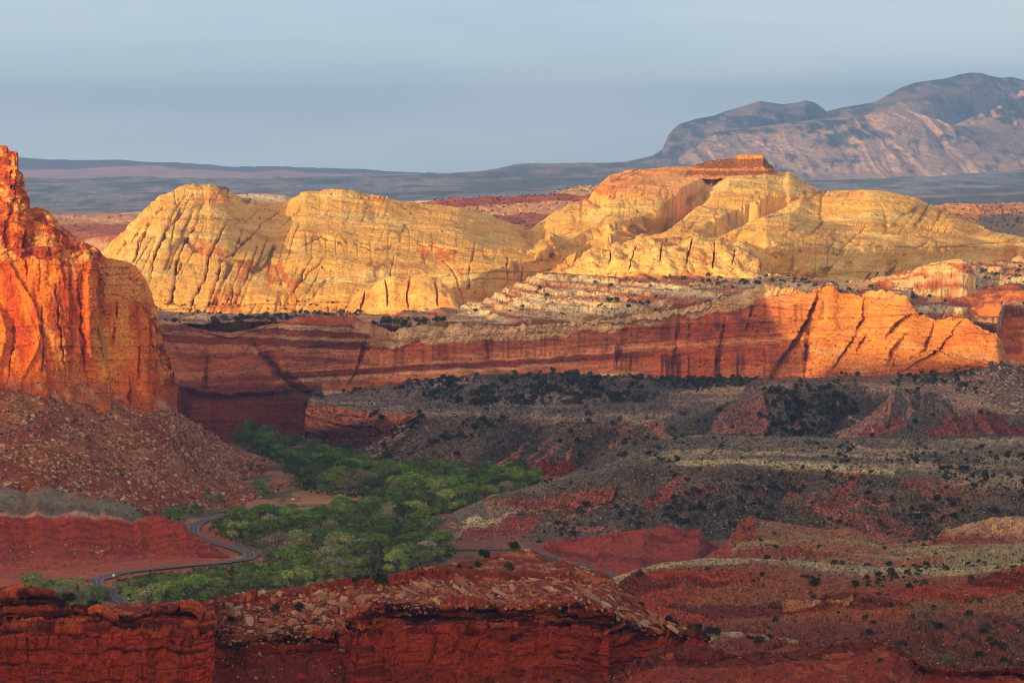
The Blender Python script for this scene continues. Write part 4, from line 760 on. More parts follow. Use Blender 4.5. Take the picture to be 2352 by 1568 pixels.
c = mix(c, np.broadcast_to(lin(118, 98, 76), L.P.shape), sm(-.02, .25, fbm(x / 30, y / 30, z / 20, 4, 669)) * .6 * (L.T < 3.5))
c = mix(c, np.broadcast_to(lin(146, 58, 38), L.P.shape), sm(1620, 1540, PX + 60 * n1) * sm(1330, 1345, PY) * .9)
c = mix(c, np.broadcast_to(lin(104, 46, 32), L.P.shape), sm(1.1, .8, L.T) * .8)
c = mix(c, np.broadcast_to(lin(100, 72, 50), L.P.shape), l4 * .8 * sm(-.3, .3, n1))
r = h3(np.floor(z / 1.7), x * 0, x * 0, 12)
c = mix(c, mix(np.broadcast_to(lin(160, 70, 44), L.P.shape), np.broadcast_to(lin(92, 38, 30), L.P.shape), (r > .5) * .8), lg * .95)
c = mix(c, np.broadcast_to(lin(206, 140, 90), L.P.shape), inpoly(PX + 7 * n1, PY + wob, [(1800, 1395), (1850, 1390), (1960, 1386), (1960, 1394), (1850, 1410), (1805, 1415)]) * .7)
c = mix(c, np.broadcast_to(lin(40, 24, 20), L.P.shape), np.maximum(lg * g, l4 * g3) * .7)
L.C = c; LAND['hill2'] = L
L.build('terraced_hill', M_scree, 'hill with a pale grassy brow over dark red ledges at the lower right', grain=.5, speck=.1, dim=1.0)

# ---- juniper saddle behind the front right ridge
s1 = [(1380, 1402, 1500), (1440, 1405, 1480), (1500, 1425, 1450), (1560, 1440, 1440), (1640, 1449, 1440), (1700, 1456, 1440), (1780, 1468, 1430), (1850, 1479, 1420), (1900, 1500, 1400), (2150, 1560, 1400)]
L = Land([off(s1, 120, 1350), off(s1, 34, 1395), s1, off(s1, 40, 1520)], [30, 26, 5], 1380, 2150, 1.6, dsm=7)
x, y, z, PX, PY = L.x, L.y, L.z, L.PX, L.PY
L.push(2.4 * fbm(x / 18, y / 25, z / 10, 4, 671) + .6 * fbm(x / 4, y / 5, z / 3, 3, 672))
o, g = blocks(x, z, 1.6, 5, 45); k = sm(1468, 1480, PY + 6 * fbm(PX / 20, PX * 0, PX * 0, 2, 4)); L.push(k * (2.4 * (o - .4) - g))
c = mix(np.broadcast_to(lin(186, 170, 134), L.P.shape), np.broadcast_to(lin(150, 66, 42), L.P.shape), np.maximum(k, sm(.0, .3, fbm(x / 14, y / 20, z / 10, 4, 673))))
L.C = mix(c, np.broadcast_to(lin(44, 26, 22), L.P.shape), k * g * .7); LAND['saddle'] = L
L.build('juniper_saddle', M_scree, 'pale gravel saddle with dark junipers behind the front right ridge', grain=.5, speck=.1, dim=1.0)

# ---- left: valley-side red mound
t0 = [(-200, 1345, 2400), (0, 1338, 2415), (200, 1323, 2452), (250, 1314, 2480), (300, 1306, 2500), (400, 1296, 2524), (500, 1285, 2554), (526, 1279, 2573)]
t1 = [(-200, 1262, 2560), (0, 1262, 2560), (200, 1264, 2575), (350, 1270, 2585), (450, 1276, 2580), (526, 1278, 2578)]
t2 = [(-200, 1186, 2600), (0, 1186, 2600), (100, 1189, 2605), (200, 1191, 2610), (300, 1191, 2618), (345, 1187, 2626), (365, 1190, 2626), (400, 1207, 2622), (440, 1232, 2612), (480, 1254, 2602), (510, 1270, 2592), (526, 1277, 2586)]
t3 = [(-200, 1110, 2650), (0, 1116, 2650), (40, 1124, 2652), (60, 1132, 2655), (75, 1124, 2660), (100, 1116, 2665), (125, 1122, 2668), (150, 1132, 2672), (200, 1143, 2680), (250, 1148, 2688), (300, 1160, 2692), (325, 1172, 2690), (345, 1184, 2660), (365, 1188, 2640), (400, 1205, 2634), (440, 1230, 2624), (480, 1252, 2612), (510, 1268, 2600), (526, 1276, 2592)]
t0 = [(a, b, 247.5 * F / (b - 370)) for a, b, _ in t0]
L = Land([skirtc(t0, 10), t0, t1, t2, t3, off(t3, 20, 2840)], [4, 30, 48, 36, 4], -420, 526, 1.4, ks=[0, 0, -.35, 0, 0], dsm=7)
x, y, z, PX, PY = L.x, L.y, L.z, L.PX, L.PY
f = sm(1.2, 2.0, L.T) * (1 - sm(3.9, 4.1, L.T))
rg = ridged(x / 17 + .35 * fbm(x / 18, y / 18, x * 0, 2, 681) - .25 * (PY - 1200) / 60, y / 400, x * 0, 2, 682)
L.push(f * (9 * (rg - .6) + 1.5 * fbm(x / 7, y / 8, z / 4, 3, 683)) * sm(526, 440, PX))
i = np.floor((z + .8 * fbm(x / 15, y / 15, x * 0, 2, 5)) / 1.6); bd = h3(i, i * 0, i * 0, 91)
L.push(f * 1.1 * (bd - .5))
n1 = fbm(x / 10, y / 14, z / 7, 4, 684)
c = mix(np.broadcast_to(lin(148, 60, 34), L.P.shape), np.broadcast_to(lin(112, 42, 28), L.P.shape), (bd > .55) * .5 + .3 * sm(0, .3, n1))
c = mix(c, np.broadcast_to(lin(166, 76, 50), L.P.shape), sm(2.0, 1.4, L.T) * .8)
c = mix(c, np.broadcast_to(lin(120, 116, 92), L.P.shape), sm(3.0, 3.12, L.T + .12 * n1) * sm(345, 330, PX) * .95)
c = mix(c, np.broadcast_to(lin(110, 88, 74), L.P.shape), sm(3.0, 3.1, L.T) * (1 - sm(3.35, 3.5, L.T + .15 * n1)) * sm(345, 330, PX) * .9)
c = mix(c, np.broadcast_to(lin(186, 140, 122), L.P.shape), np.exp(-((L.T - 3.04 - .05 * n1) / .06) ** 2) * sm(345, 335, PX) * .8)
c = mix(c, np.broadcast_to(lin(160, 92, 66), L.P.shape), sm(.1, .3, fbm(PX / 16 + PY / 18, PY / 120, PX * 0, 3, 685)) * sm(3.5, 3.8, L.T) * .6)
L.C = c; LAND['mound'] = L
L.build('red_mound', M_soil, 'brick-red clay slope with a grey-green cap left of the road', grain=.3, speck=.03)

# ---- left: talus
toe = [(-200, 1108, 2690), (0, 1114, 2700), (100, 1122, 2720), (200, 1152, 2760), (300, 1167, 2830), (380, 1174, 2900), (470, 1170, 2940), (560, 1159, 2975), (590, 1142, 3035), (620, 1132, 3080), (650, 1115, 3140), (672, 1102, 3190), (684, 1092, 3240)]
ttp = [(-200, 862, 2960), (0, 876, 2970), (100, 882, 2980), (200, 898, 3020), (240, 918, 3036), (330, 934, 3062), (380, 938, 3084), (404, 946, 3150), (470, 985, 3300), (520, 1015, 3360), (560, 1034, 3370), (590, 1045, 3375), (620, 1053, 3380), (650, 1066, 3390), (668, 1078, 3400), (684, 1086, 3410)]
L = Land([skirtc(toe, 25), toe, blend(toe, ttp, .5, 12), ttp, off(ttp, 50, 3560)], [5, 80, 80, 5], -420, 684, 1.5, dsm=9)
x, y, z, PX, PY = L.x, L.y, L.z, L.PX, L.PY
L.push((6 * fbm(x / 50, y / 80, z / 60, 3, 691) + 2.2 * fbm(x / 10, y / 14, z / 10, 4, 692)) * (1 - .5 * sm(2.7, 3, L.T)))
led = inpoly(PX, PY + 3 * fbm(PX / 12, PX * 0, PX * 0, 2, 3), [(585, 1056), (672, 1076), (672, 1092), (610, 1085), (560, 1066)])
o, g = blocks(x, z, 1.8, 8, 47); L.push(led * (2.5 * (o - .4) - g)); L.P[..., 1] -= 5 * led
n1 = fbm(x / 12, y / 15, z / 10, 5, 693)
c = mix(np.broadcast_to(lin(158, 98, 60), L.P.shape), np.broadcast_to(lin(142, 70, 38), L.P.shape), sm(-.2, .3, n1 + .5 * sm(1.9, 1.3, L.T)))
c = mix(c, np.broadcast_to(lin(110, 50, 44), L.P.shape), sm(.08, .3, fbm(x / 40, y / 40, z / 20, 3, 694)) * .5)
c = mix(c, np.broadcast_to(lin(108, 42, 34), L.P.shape), led * .9)
L.C = c; LAND['talus'] = L
L.build('talus_slope', M_talus, 'rust-coloured talus slope strewn with broken blocks under the left cliff', grain=.5, speck=.08, dim=1.2)

# ---- left: orange cliff
tb = [(-200, 880, 2940), (0, 892, 2950), (100, 897, 2960), (200, 912, 3000), (225, 930, 3016), (238, 935, 3022), (250, 938, 3036), (330, 948, 3052), (380, 952, 3072), (396, 956, 3100), (402, 956, 3260), (406, 956, 3500)]
tm = [(-200, 600, 2985), (0, 612, 2992), (100, 604, 3000), (200, 600, 3012), (228, 606, 3026), (238, 640, 3034), (246, 664, 3052), (330, 682, 3068), (352, 712, 3076), (372, 790, 3086), (396, 880, 3112), (402, 905, 3260), (406, 930, 3500)]
tt = [(-200, 300, 3040), (-20, 330, 3040), (0, 333, 3040), (17, 334, 3040), (20, 345, 3040), (39, 347, 3038), (41, 353, 3038), (36, 362, 3040), (38, 385, 3040), (50, 398, 3040), (55, 412, 3040), (56, 468, 3042), (72, 480, 3050), (85, 478, 3050), (110, 483, 3050), (122, 492, 3050), (138, 518, 3050), (168, 541, 3050), (182, 556, 3055), (212, 562, 3060), (228, 572, 3062), (236, 586, 3070), (245, 590, 3086), (285, 597, 3098), (300, 601, 3100), (318, 612, 3102), (333, 633, 3102), (345, 662, 3100), (360, 712, 3098), (368, 760, 3096), (378, 800, 3100), (390, 832, 3112), (397, 862, 3140), (402, 885, 3270), (406, 910, 3500)]
L = Land([skirtc(tb, 15), tb, blend(tb, tm, .5, 0, 4), tm, blend(tm, tt, .5, 4, 0), tt, [(x, y + 10, D + 90) for x, y, D in tt], [(x, y + 80, D + 260) for x, y, D in tt]], [6, 90, 90, 60, 60, 4, 4], -420, 406, 1.4, dsm=3)
x, y, z, PX, PY = L.x, L.y, L.z, L.PX, L.PY
vis = 1 - .8 * sm(4.7, 5, L.T)
a = x + .35 * (y - 3000)
fc_ = a / 24 + .8 * vn(a / 40, z / 60, a * 0, 7); fi = np.floor(fc_); ff = fc_ - fi
f2_ = a / 8 + .9 * vn(a / 12, z / 25, a * 0, 17); f2i = np.floor(f2_)
L.push((2.6 * (h3(f2i, np.floor(z / 24 + h3(f2i, f2i * 0, f2i * 0, 5) * 3), f2i * 0, 712) - .5) + 6 * fbm(a / 60, y / 300, z / 140, 3, 701) + 9 * (h3(fi, fi * 0, fi * 0, 702) - .5) * sm(0, .15, ff) * sm(1, .85, ff) + 5 * (ff - .5) * (h3(fi, fi * 0 + 1, fi * 0, 702) - .3) + 1.8 * fbm(a / 14, y / 60, z / 26, 4, 703)) * vis)
crk = np.zeros(PX.shape)
for k, p in enumerate([[(30, 730), (28, 800), (15, 880)], [(95, 700), (100, 780), (95, 870)], [(180, 650), (190, 760), (210, 900)], [(125, 640), (132, 740), (150, 880)], [(60, 480), (50, 560), (62, 640)], [(270, 690), (262, 740), (258, 800)], [(330, 750), (322, 820), (318, 880)], [(350, 730), (362, 790), (372, 860)], [(300, 860), (298, 930)], [(232, 640), (236, 760), (240, 920)], [(22, 350), (24, 420), (18, 480)]]):
    f = L.carve(p, 4.5, 5, True, 6, 710 + k, zf=.05); crk = np.maximum(crk, sm(.4, .9, f))
o, g = blocks(a, z + .03 * x, 6.5, 9, 49)
oo, g2 = blocks(a, z + .03 * x, 2.6, 7, 51)
up = sm(2.7, 3.2, L.T)
L.push((1.6 * (o - .5) - .7 * g + (4.5 * (oo - .5) - 1.5 * g2) * up + 1.4 * fbm(a / 6, y / 8, z / 4, 3, 705)) * vis)
lowb = sm(870, 890, PY + 6 * fbm(PX / 20, PX * 0, PX * 0, 3, 8) - 25 * (PX > 240)) 
n1 = fbm(a / 22, y / 200, z / 45, 4, 721)
c = mix(np.broadcast_to(lin(224, 116, 36), L.P.shape), np.broadcast_to(lin(230, 146, 58), L.P.shape), sm(-.05, .3, n1))
c = mix(c, np.broadcast_to(lin(168, 52, 22), L.P.shape), sm(.05, .35, fbm(a / 14, y / 100, z / 60, 4, 722)) * .75)
c = mix(c, np.broadcast_to(lin(140, 44, 24), L.P.shape), up * sm(-.1, .2, fbm(a / 35, y / 60, z / 16, 4, 723)) * .8)
c = mix(c, np.broadcast_to(lin(236, 160, 84), L.P.shape), up * sm(.12, .3, fbm(a / 9, y / 20, z / 7, 4, 724)) * .8)
c = mix(c, np.broadcast_to(lin(234, 156, 80), L.P.shape), ((PX > 242) * sm(700, 685, PY + 5 * n1)) * .85)
c = mix(c, np.broadcast_to(lin(238, 165, 90), L.P.shape), sm(.0, .2, fbm(a / 20, y / 50, z / 50, 3, 725)) * (PX < 240) * sm(655, 640, PY + 8 * n1) * sm(605, 620, PY) * .8)
c = mix(c, np.broadcast_to(lin(176, 84, 48), L.P.shape), lowb * .75)
c = mix(c, np.broadcast_to(lin(212, 150, 104), L.P.shape), lowb * sm(.05, .3, fbm(a / 10, y / 50, z / 14, 4, 726)) * .8)
c = mix(c, np.broadcast_to(lin(84, 34, 20), L.P.shape), np.maximum(crk * .7, g2 * up * .5))
L.C = c; LAND['cliff'] = L
L.build('orange_cliff', M_cliff, 'towering orange sandstone cliff rising out of the talus at the left', grain=.25, speck=.03)

# ---- valley floor
L = Land([[(-260, 1600, 1900), (2000, 1600, 1900)], [(-260, 1440, 2193), (2000, 1440, 2193)], [(-260, 1300, 2523), (2000, 1300, 2523)], [(-260, 1170, 2933), (2000, 1170, 2933)], [(-260, 1040, 3502), (2000, 1040, 3502)], [(-260, 1000, 3725), (2000, 1000, 3725)]], [20, 60, 60, 60, 20], -260, 2000, 3.0)
x, y = L.x, L.y
L.P[..., 2] = -245.5 + .35 * fbm(x / 40, y / 50, x * 0, 3, 731)
PX, PY = proj(L.P)
n1 = fbm(x / 25, y / 40, x * 0, 5, 732)
c = mix(np.broadcast_to(lin(104, 92, 60), L.P.shape), np.broadcast_to(lin(176, 122, 84), L.P.shape), sm(-.05, .3, n1))
c = mix(c, np.broadcast_to(lin(134, 76, 50), L.P.shape), sm(1000, 1060, PX + 40 * n1) * .85)
c = mix(c, np.broadcast_to(lin(196, 140, 100), L.P.shape), inpoly(PX + 12 * n1, PY + 6 * n1, [(520, 1150), (760, 1136), (860, 1156), (840, 1170), (700, 1172), (540, 1180)]) * .45)
c = mix(c, np.broadcast_to(lin(172, 80, 54), L.P.shape), sm(0, 1, (t0[2][1] + 26 - PY + 8 * n1) / 10) * (PX < 540) * (PY > 1200) * .8)
L.C = c; LAND['valley'] = L
L.build('valley_floor', M_soil, 'flat sandy valley floor under the cottonwoods')
V = np.array([(-59000, -9000, -330), (59000, -9000, -330), (59000, 53000, -330), (-59000, 53000, -330)], float)
gm = link('ground', mesh_np('ground', V, np.array([[0, 1, 2, 3]]), rock_mat('ground_soil', .01, .05, .2, src='obj')), 'broad rusty desert ground reaching the horizon', kind='structure'); gm.color = (.22, .12, .07, 1)

# ---- foreground red cliffs and butte
f0 = [(-200, 1680, 1240), (495, 1680, 1240), (515, 1680, 1300), (1430, 1680, 1270), (1620, 1680, 1290)]
f1 = [(-200, 1610, 1285), (494, 1600, 1285), (508, 1520, 1345), (700, 1495, 1360), (792, 1505, 1360), (804, 1545, 1325), (900, 1552, 1312), (1100, 1548, 1312), (1400, 1545, 1320), (1430, 1538, 1330), (1620, 1525, 1345)]
f15 = [(-200, 1450, 1298), (494, 1450, 1298), (506, 1475, 1355), (792, 1470, 1366), (806, 1460, 1340), (900, 1452, 1328), (1400, 1455, 1326), (1430, 1470, 1335), (1620, 1500, 1348)]
f2 = [(-200, 1364, 1306), (0, 1366, 1306), (104, 1368, 1306), (112, 1385, 1308), (145, 1388, 1308), (160, 1404, 1308), (300, 1404, 1308), (494, 1398, 1310), (506, 1440, 1362), (600, 1446, 1370), (700, 1448, 1372), (790, 1440, 1372), (806, 1404, 1340), (860, 1386, 1330), (950, 1388, 1328), (1100, 1386, 1328), (1300, 1388, 1330), (1390, 1394, 1332), (1430, 1424, 1338), (1500, 1452, 1345), (1620, 1480, 1352)]
f3 = [(-200, 1356, 1322), (0, 1357, 1322), (100, 1357, 1322), (112, 1377, 1324), (145, 1380, 1324), (160, 1396, 1324), (300, 1396, 1324), (494, 1388, 1328), (508, 1390, 1400), (700, 1370, 1412), (830, 1350, 1416), (1000, 1332, 1420), (1100, 1330, 1420), (1300, 1330, 1420), (1400, 1338, 1416), (1430, 1380, 1398), (1500, 1420, 1390), (1560, 1448, 1380), (1620, 1476, 1372)]
f4 = [(-200, 1352, 1328), (0, 1353, 1328), (60, 1351, 1328), (100, 1353, 1328), (108, 1362, 1328), (112, 1373, 1328), (145, 1376, 1328), (160, 1391, 1328), (200, 1394, 1328), (300, 1391, 1330), (400, 1386, 1330), (494, 1382, 1332), (508, 1380, 1406), (560, 1366, 1410), (700, 1351, 1416), (780, 1338, 1420), (870, 1327, 1422), (940, 1316, 1424), (1000, 1305, 1426), (1060, 1311, 1428), (1200, 1317, 1430), (1300, 1316, 1430), (1390, 1320, 1426), (1405, 1330, 1420), (1430, 1370, 1402), (1500, 1414, 1394), (1560, 1444, 1384), (1620, 1472, 1374)]
f5 = [(-200, 1349, 1345), (60, 1348, 1345), (100, 1350, 1345), (112, 1371, 1345), (145, 1375, 1345), (160, 1389, 1345), (300, 1389, 1350), (494, 1380, 1350), (508, 1377, 1430), (560, 1363, 1434), (700, 1348, 1440), (870, 1324, 1444), (1000, 1301, 1446), (1028, 1296, 1450), (1060, 1289, 1462), (1090, 1286, 1470), (1110, 1280, 1478), (1124, 1270, 1486), (1145, 1266, 1490), (1180, 1264, 1490), (1225, 1265, 1490), (1240, 1271, 1488), (1262, 1281, 1482), (1300, 1291, 1470), (1340, 1301, 1460), (1392, 1316, 1440), (1406, 1328, 1432), (1432, 1368, 1416), (1500, 1412, 1404), (1560, 1443, 1394), (1620, 1471, 1384)]
L = Land([f0, f1, f15, f2, f3, f4, f5, off(f5, 60, 1620)], [50, 66, 50, 40, 8, 26, 5], -560, 1620, 1.35, dsm=5)
x, y, z, PX, PY = L.x, L.y, L.z, L.PX, L.PY
wall = sm(.7, 1.0, L.T) * (1 - sm(2.95, 3.05, L.T))
led = np.maximum(wall, (L.T > 4) * (L.T < 5.05))
L.push(7.5 * fbm(x / 15, y / 40, z / 30, 3, 741) * wall + 2.2 * fbm(x / 12, y / 14, z / 8, 3, 742) * (1 - .6 * sm(4.8, 5.2, L.T)))
bt = sm(.9, 1.2, L.T) * (1 - sm(1.95, 2.1, L.T)); tp = sm(2.0, 2.2, L.T) * (1 - sm(2.95, 3.05, L.T)); L.P[..., 1] += 4.5 * tp * (1 - sm(2.7, 2.9, L.T))
o, g = blocks(x, z + .4 * fbm(x / 9, y / 9, x * 0, 2, 4), 1.25, 3.4, 53)
o2, g2 = blocks(x, z, .55, 6, 55)
o3, g3 = blocks(x, z, 4.2, 3.2, 57)
rnd = ridged(x / 5 + .3 * fbm(x / 4, z / 8, x * 0, 2, 9), x * 0, z / 30, 2, 744)
L.push(bt * (2.6 * (o3 - .5) - 1.1 * g3 + 1.6 * (1 - rnd) * -1 + .5 * (o2 - .5)) + (wall * (1 - bt)) * (3.6 * (o - .45) - 1.0 * g + .9 * (o2 - .5) - .3 * g2) + ((L.T > 4) * (L.T < 5.05)) * (2.2 * (o - .3) - .8 * g))
fs = z / .62 + .5 * vn(z / 1.9, x / 30, x * 0, 5) + .3 * vn(x / 14, z, x * 0, 6); fi = np.floor(fs); fr_ = h3(fi, np.floor(x / 9 + h3(fi, fi * 0, fi * 0, 3) * 5), fi * 0, 781)
L.push(2.6 * (fr_ - .5) * (wall * (1 - bt)) + .6 * (fr_ - .5) * bt)
L.push(.35 * fbm(x / 2.2, y / 2.5, z / 1.4, 3, 745) + .9 * fbm(x / 6, y / 7, z / 3, 3, 746) * (1 - wall))
lip = np.exp(-((L.T - 2.93) / .09) ** 2)
cx_ = np.floor(x / 6.5 + .8 * vn(x / 9, y * 0, y * 0, 760)); rb_ = h3(cx_, cx_ * 0, cx_ * 0, 761)
L.P[..., 1] -= 4.5 * (rb_ - .4) * sm(2.55, 2.7, L.T) * (1 - sm(3.0, 3.2, L.T)); L.P[..., 2] += (1.9 * (rb_ - .5) * sm(2.8, 2.93, L.T) * (1 - sm(3.1, 3.5, L.T)))
cx_ = np.floor(x / 8.5 + .8 * vn(x / 7, y * 0, y * 0, 763)); rb2_ = h3(cx_, cx_ * 0, cx_ * 0, 764)
L.P[..., 2] += (rb2_ - .5) * sm(3.9, 4.1, L.T) * (1.8 * (PX < 1420)) * (1 - sm(5.0, 5.3, L.T)); L.P[..., 1] -= 3.5 * (rb2_ - .4) * sm(3.95, 4.05, L.T) * (1 - sm(5, 5.2, L.T))
L.P[..., 1] -= 3.5 * lip * (0.4 + o)
n1 = fbm(x / 6, y / 7, z / 2.5, 5, 747); i = np.floor(z / 1.25); r = h3(i, i * 0, i * 0, 93)
c = np.broadcast_to(lin(122, 47, 27), L.P.shape)
c = mix(c, np.broadcast_to(lin(140, 50, 26), L.P.shape), bt * .9)
c = mix(c, mix(np.broadcast_to(lin(132, 56, 38), L.P.shape), np.broadcast_to(lin(84, 32, 24), L.P.shape), sm(.4, .6, r + .3 * n1)), tp * .9)
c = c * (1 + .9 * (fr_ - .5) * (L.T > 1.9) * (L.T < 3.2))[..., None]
c = mix(c, np.broadcast_to(lin(40, 14, 11), L.P.shape), (fr_ < .5) * tp * sm(-.35, .1, fbm(x / 14, z / 3, x * 0, 3, 790)) * .8)  # recessed strata coloured dark, standing in for their shadow
c = mix(c, np.broadcast_to(lin(186, 92, 54), L.P.shape), (fr_ > .82) * tp * .6)
c = mix(c, np.broadcast_to(lin(70, 24, 18), L.P.shape), (fr_ < .3) * bt * sm(0, .3, fbm(x / 10, z / 2, x * 0, 3, 791)) * .7)
c = mix(c, np.broadcast_to(lin(188, 108, 66), L.P.shape), sm(.1, .35, n1) * (L.T > 3) * .7)
c = mix(c, np.broadcast_to(lin(188, 104, 66), L.P.shape), sm(.12, .3, fbm(x / 12, y / 12, z / 5, 3, 748)) * tp * .5)
c = mix(c, np.broadcast_to(lin(196, 140, 100), L.P.shape), sm(-.1, .25, fbm(x / 3, y / 5, x * 0, 4, 749)) * np.exp(-((L.T - 5.25) / .13) ** 2) * sm(1060, 1100, PX) * .7)
c = mix(c, np.broadcast_to(lin(40, 16, 14), L.P.shape), np.maximum(g * tp * .75, g3 * bt * .6))
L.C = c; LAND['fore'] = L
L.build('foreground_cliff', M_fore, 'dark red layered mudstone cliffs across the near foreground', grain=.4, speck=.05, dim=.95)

# ---- free-standing pillars below the butte
for k, (a_, b_, h_, w_, lab) in enumerate([(843, 1550, 10.5, 3.6, 'tall red hoodoo in front of the left end of the butte'), (868, 1552, 6.5, 3.0, 'shorter red hoodoo leaning against the tall one'), (696, 1548, 4.6, 2.2, 'small red hoodoo left of the butte on the lower ledge'), (2215, 1208, 0, 0, '')]):
    if not h_: continue
    D_ = 1296; base_ = pt(a_, b_, D_); nr, nc = 46, 40; tt_ = np.linspace(0, 1, nr)[:, None]; an_ = np.linspace(0, 2 * PI, nc)[None]
    pr = w_ * (1 - .55 * tt_ ** 1.6) * (1 - .25 * np.exp(-((tt_ - .62) / .06) ** 2)) * np.where(tt_ > .97, (1 - tt_) / .03, 1)
    i_ = np.floor(tt_ * h_ / .6 + .4 * np.sin(an_ * 2 + k)); pr = pr * (1 + .22 * (h3(i_, np.floor(an_ * 1.3 + i_ * .3) , i_ * 0, 960 + k) - .5)) + 0 * an_
    Q = np.stack([base_[0] + pr * np.cos(an_), base_[1] + pr * np.sin(an_) * .8, base_[2] - 2.5 + (h_ + 2.5) * tt_ + 0 * an_], -1)
    Q = Q + .35 * fbm(Q[..., 0] / 1.4, Q[..., 1] / 1.4, Q[..., 2] / 1.0, 3, 970 + k)[..., None] * np.stack([np.cos(an_) + 0 * tt_, np.sin(an_) + 0 * tt_, 0 * tt_ + 0 * an_], -1)
    idx_ = np.arange(nr * nc).reshape(nr, nc); fq_ = np.stack([idx_[:-1, :-1], idx_[:-1, 1:], idx_[1:, 1:], idx_[1:, :-1]], -1).reshape(-1, 4)
    cc_ = mix(np.broadcast_to(lin(140, 50, 26), Q.shape), np.broadcast_to(lin(76, 28, 18), Q.shape), (h3(i_, i_ * 0, i_ * 0, 980) > .6) * .7) * .8
    link('hoodoo', mesh_np('hoodoo', Q.reshape(-1, 3), fq_, M_fore, cc_.reshape(-1, 3)), lab, 'rock pillar', 'red hoodoos below the butte')

# ---- front right red ridge
r0 = [(1380, 1575, 1200), (1430, 1548, 1200), (1470, 1515, 1200), (1500, 1503, 1200), (1560, 1492, 1200), (1640, 1494, 1200), (1700, 1497, 1200), (1800, 1489, 1200), (1900, 1479, 1200), (1980, 1468, 1200), (2040, 1466, 1200), (2056, 1472, 1200), (2064, 1484, 1195), (2090, 1508, 1190), (2125, 1536, 1185), (2180, 1545, 1180), (2300, 1541, 1180), (2352, 1536, 1180), (2700, 1520, 1180)]
L = Land([off(r0, 190, 1080), off(r0, 50, 1160), off(r0, 16, 1182), off(r0, 4, 1190), r0, off(r0, 30, 1290)], [40, 26, 16, 6, 5], 1380, 3150, 1.4, dsm=3)
x, y, z, PX, PY = L.x, L.y, L.z, L.PX, L.PY
L.push((3 * fbm(x / 16, y / 20, z / 10, 3, 751) + .9 * fbm(x / 4, y / 5, z / 3, 4, 752)) * (1 - .5 * sm(3.5, 4, L.T)))
o, g = blocks(x, z + .03 * x, .8, 4, 59); k = sm(1.6, 2.0, L.T) * (1 - sm(3.9, 4.1, L.T)); L.push(k * (2.2 * (o - .4) - .8 * g))
n1 = fbm(x / 5, y / 6, z / 3, 4, 753)
c = mix(np.broadcast_to(lin(132, 50, 28), L.P.shape), np.broadcast_to(lin(80, 30, 20), L.P.shape), np.clip(k * .7 + sm(.1, .3, n1) * .4, 0, 1))
c = mix(c, np.broadcast_to(lin(190, 100, 62), L.P.shape), sm(.18, .34, n1) * .5)
L.C = mix(c, np.broadcast_to(lin(40, 18, 14), L.P.shape), k * g * .7); LAND['front'] = L
L.build('front_ridge', M_fore, 'low dark red ridge crossing the bottom right corner', grain=.4, speck=.05, dim=.95)

# ---- orange knobs standing in front of the left dome
kt = [(786, 712, 4290), (800, 700, 4285), (812, 676, 4280), (830, 668, 4275), (850, 664, 4270), (862, 650, 4270), (880, 640, 4265), (905, 634, 4262), (930, 642, 4262), (945, 640, 4262), (965, 633, 4260), (985, 637, 4260), (1010, 648, 4260), (1035, 660, 4262), (1045, 676, 4268), (1052, 700, 4275)]
kb = [(786, 720, 4240), (850, 714, 4225), (950, 708, 4215), (1052, 706, 4225)]
L = Land([off(kb, 16, 4200), kb, blend(kb, kt, .5, 0, -8), kt, [(a, b + 3, D + 45) for a, b, D in kt], [(a, b + 50, D + 90) for a, b, D in kt]], [5, 24, 24, 4, 4], 786, 1052, 1.3, dsm=3)
x, y, z, PX, PY = L.x, L.y, L.z, L.PX, L.PY
L.push(4 * fbm(x / 22, y / 40, z / 30, 3, 801) + 1.2 * fbm(x / 6, y / 8, z / 5, 3, 802))
for k, p in enumerate([[(940, 642), (932, 670), (936, 705)], [(886, 645), (888, 700)], [(838, 670), (828, 712)], [(1000, 645), (1004, 700)]]): L.carve(p, 5, 9, True, 3, 805 + k)
L.C = mix(np.broadcast_to(lin(230, 176, 96), L.P.shape), np.broadcast_to(lin(206, 116, 56), L.P.shape), sm(.1, .4, fbm(x / 14, y / 14, z / 24, 3, 803) + .2 * sm(650, 700, PY)) * .5)
L.build('sandstone_knobs', M_dome, 'orange-streaked sandstone knobs at the foot of the left dome', grain=.25, speck=.02)

# ---- unseen ridge added behind the camera, crest shaped to cast the valley's shade
TE = math.tan(SUN_EL); s0 = -1800.0; ca_, sa_ = math.cos(ALPHA), math.sin(ALPHA)
kk = [(-9000, 60), (-3400, 120), (-3000, 150), (-2823, 168), (-2741, 174), (-2600, 180), (-2471, 184), (-2380, 176), (-2330, 196), (-2242, 202), (-2170, 196), (-2152, 125), (-2129, 107), (-2105, 96), (-2040, 80), (-2014, 82), (-2004, 160), (-1880, 168), (-1700, 160), (-1535, 140), (-900, 90), (0, 80), (3000, 60)]
ws = np.unique(np.concatenate([np.arange(-9000, -3000, 60.0), np.arange(-3000, -1500, 4.0), np.arange(-1500, 3001, 40.0)]))
K = np.interp(ws, [a for a, b in kk], [b for a, b in kk]) - s0 * TE + 5 * fbm(ws / 40, ws * 0, ws * 0, 4, 811) + 2
rows = []
for ds, zf in ((-900, -300.0), (-400, None), (-60, 1), (0, 2), (60, 3), (500, 4), (1000, -300.0)):
    zz = {None: K * .45 - 120, 1: K - 60, 2: K, 3: K - 6, 4: K * .5 - 100}.get(zf, np.full(ws.shape, -300.0)) if zf in (None, 1, 2, 3, 4) else np.full(ws.shape, -300.0)
    ss = s0 - ds
    rows.append(np.stack([ws * ca_ + ss * sa_, -ws * sa_ + ss * ca_, zz], -1))
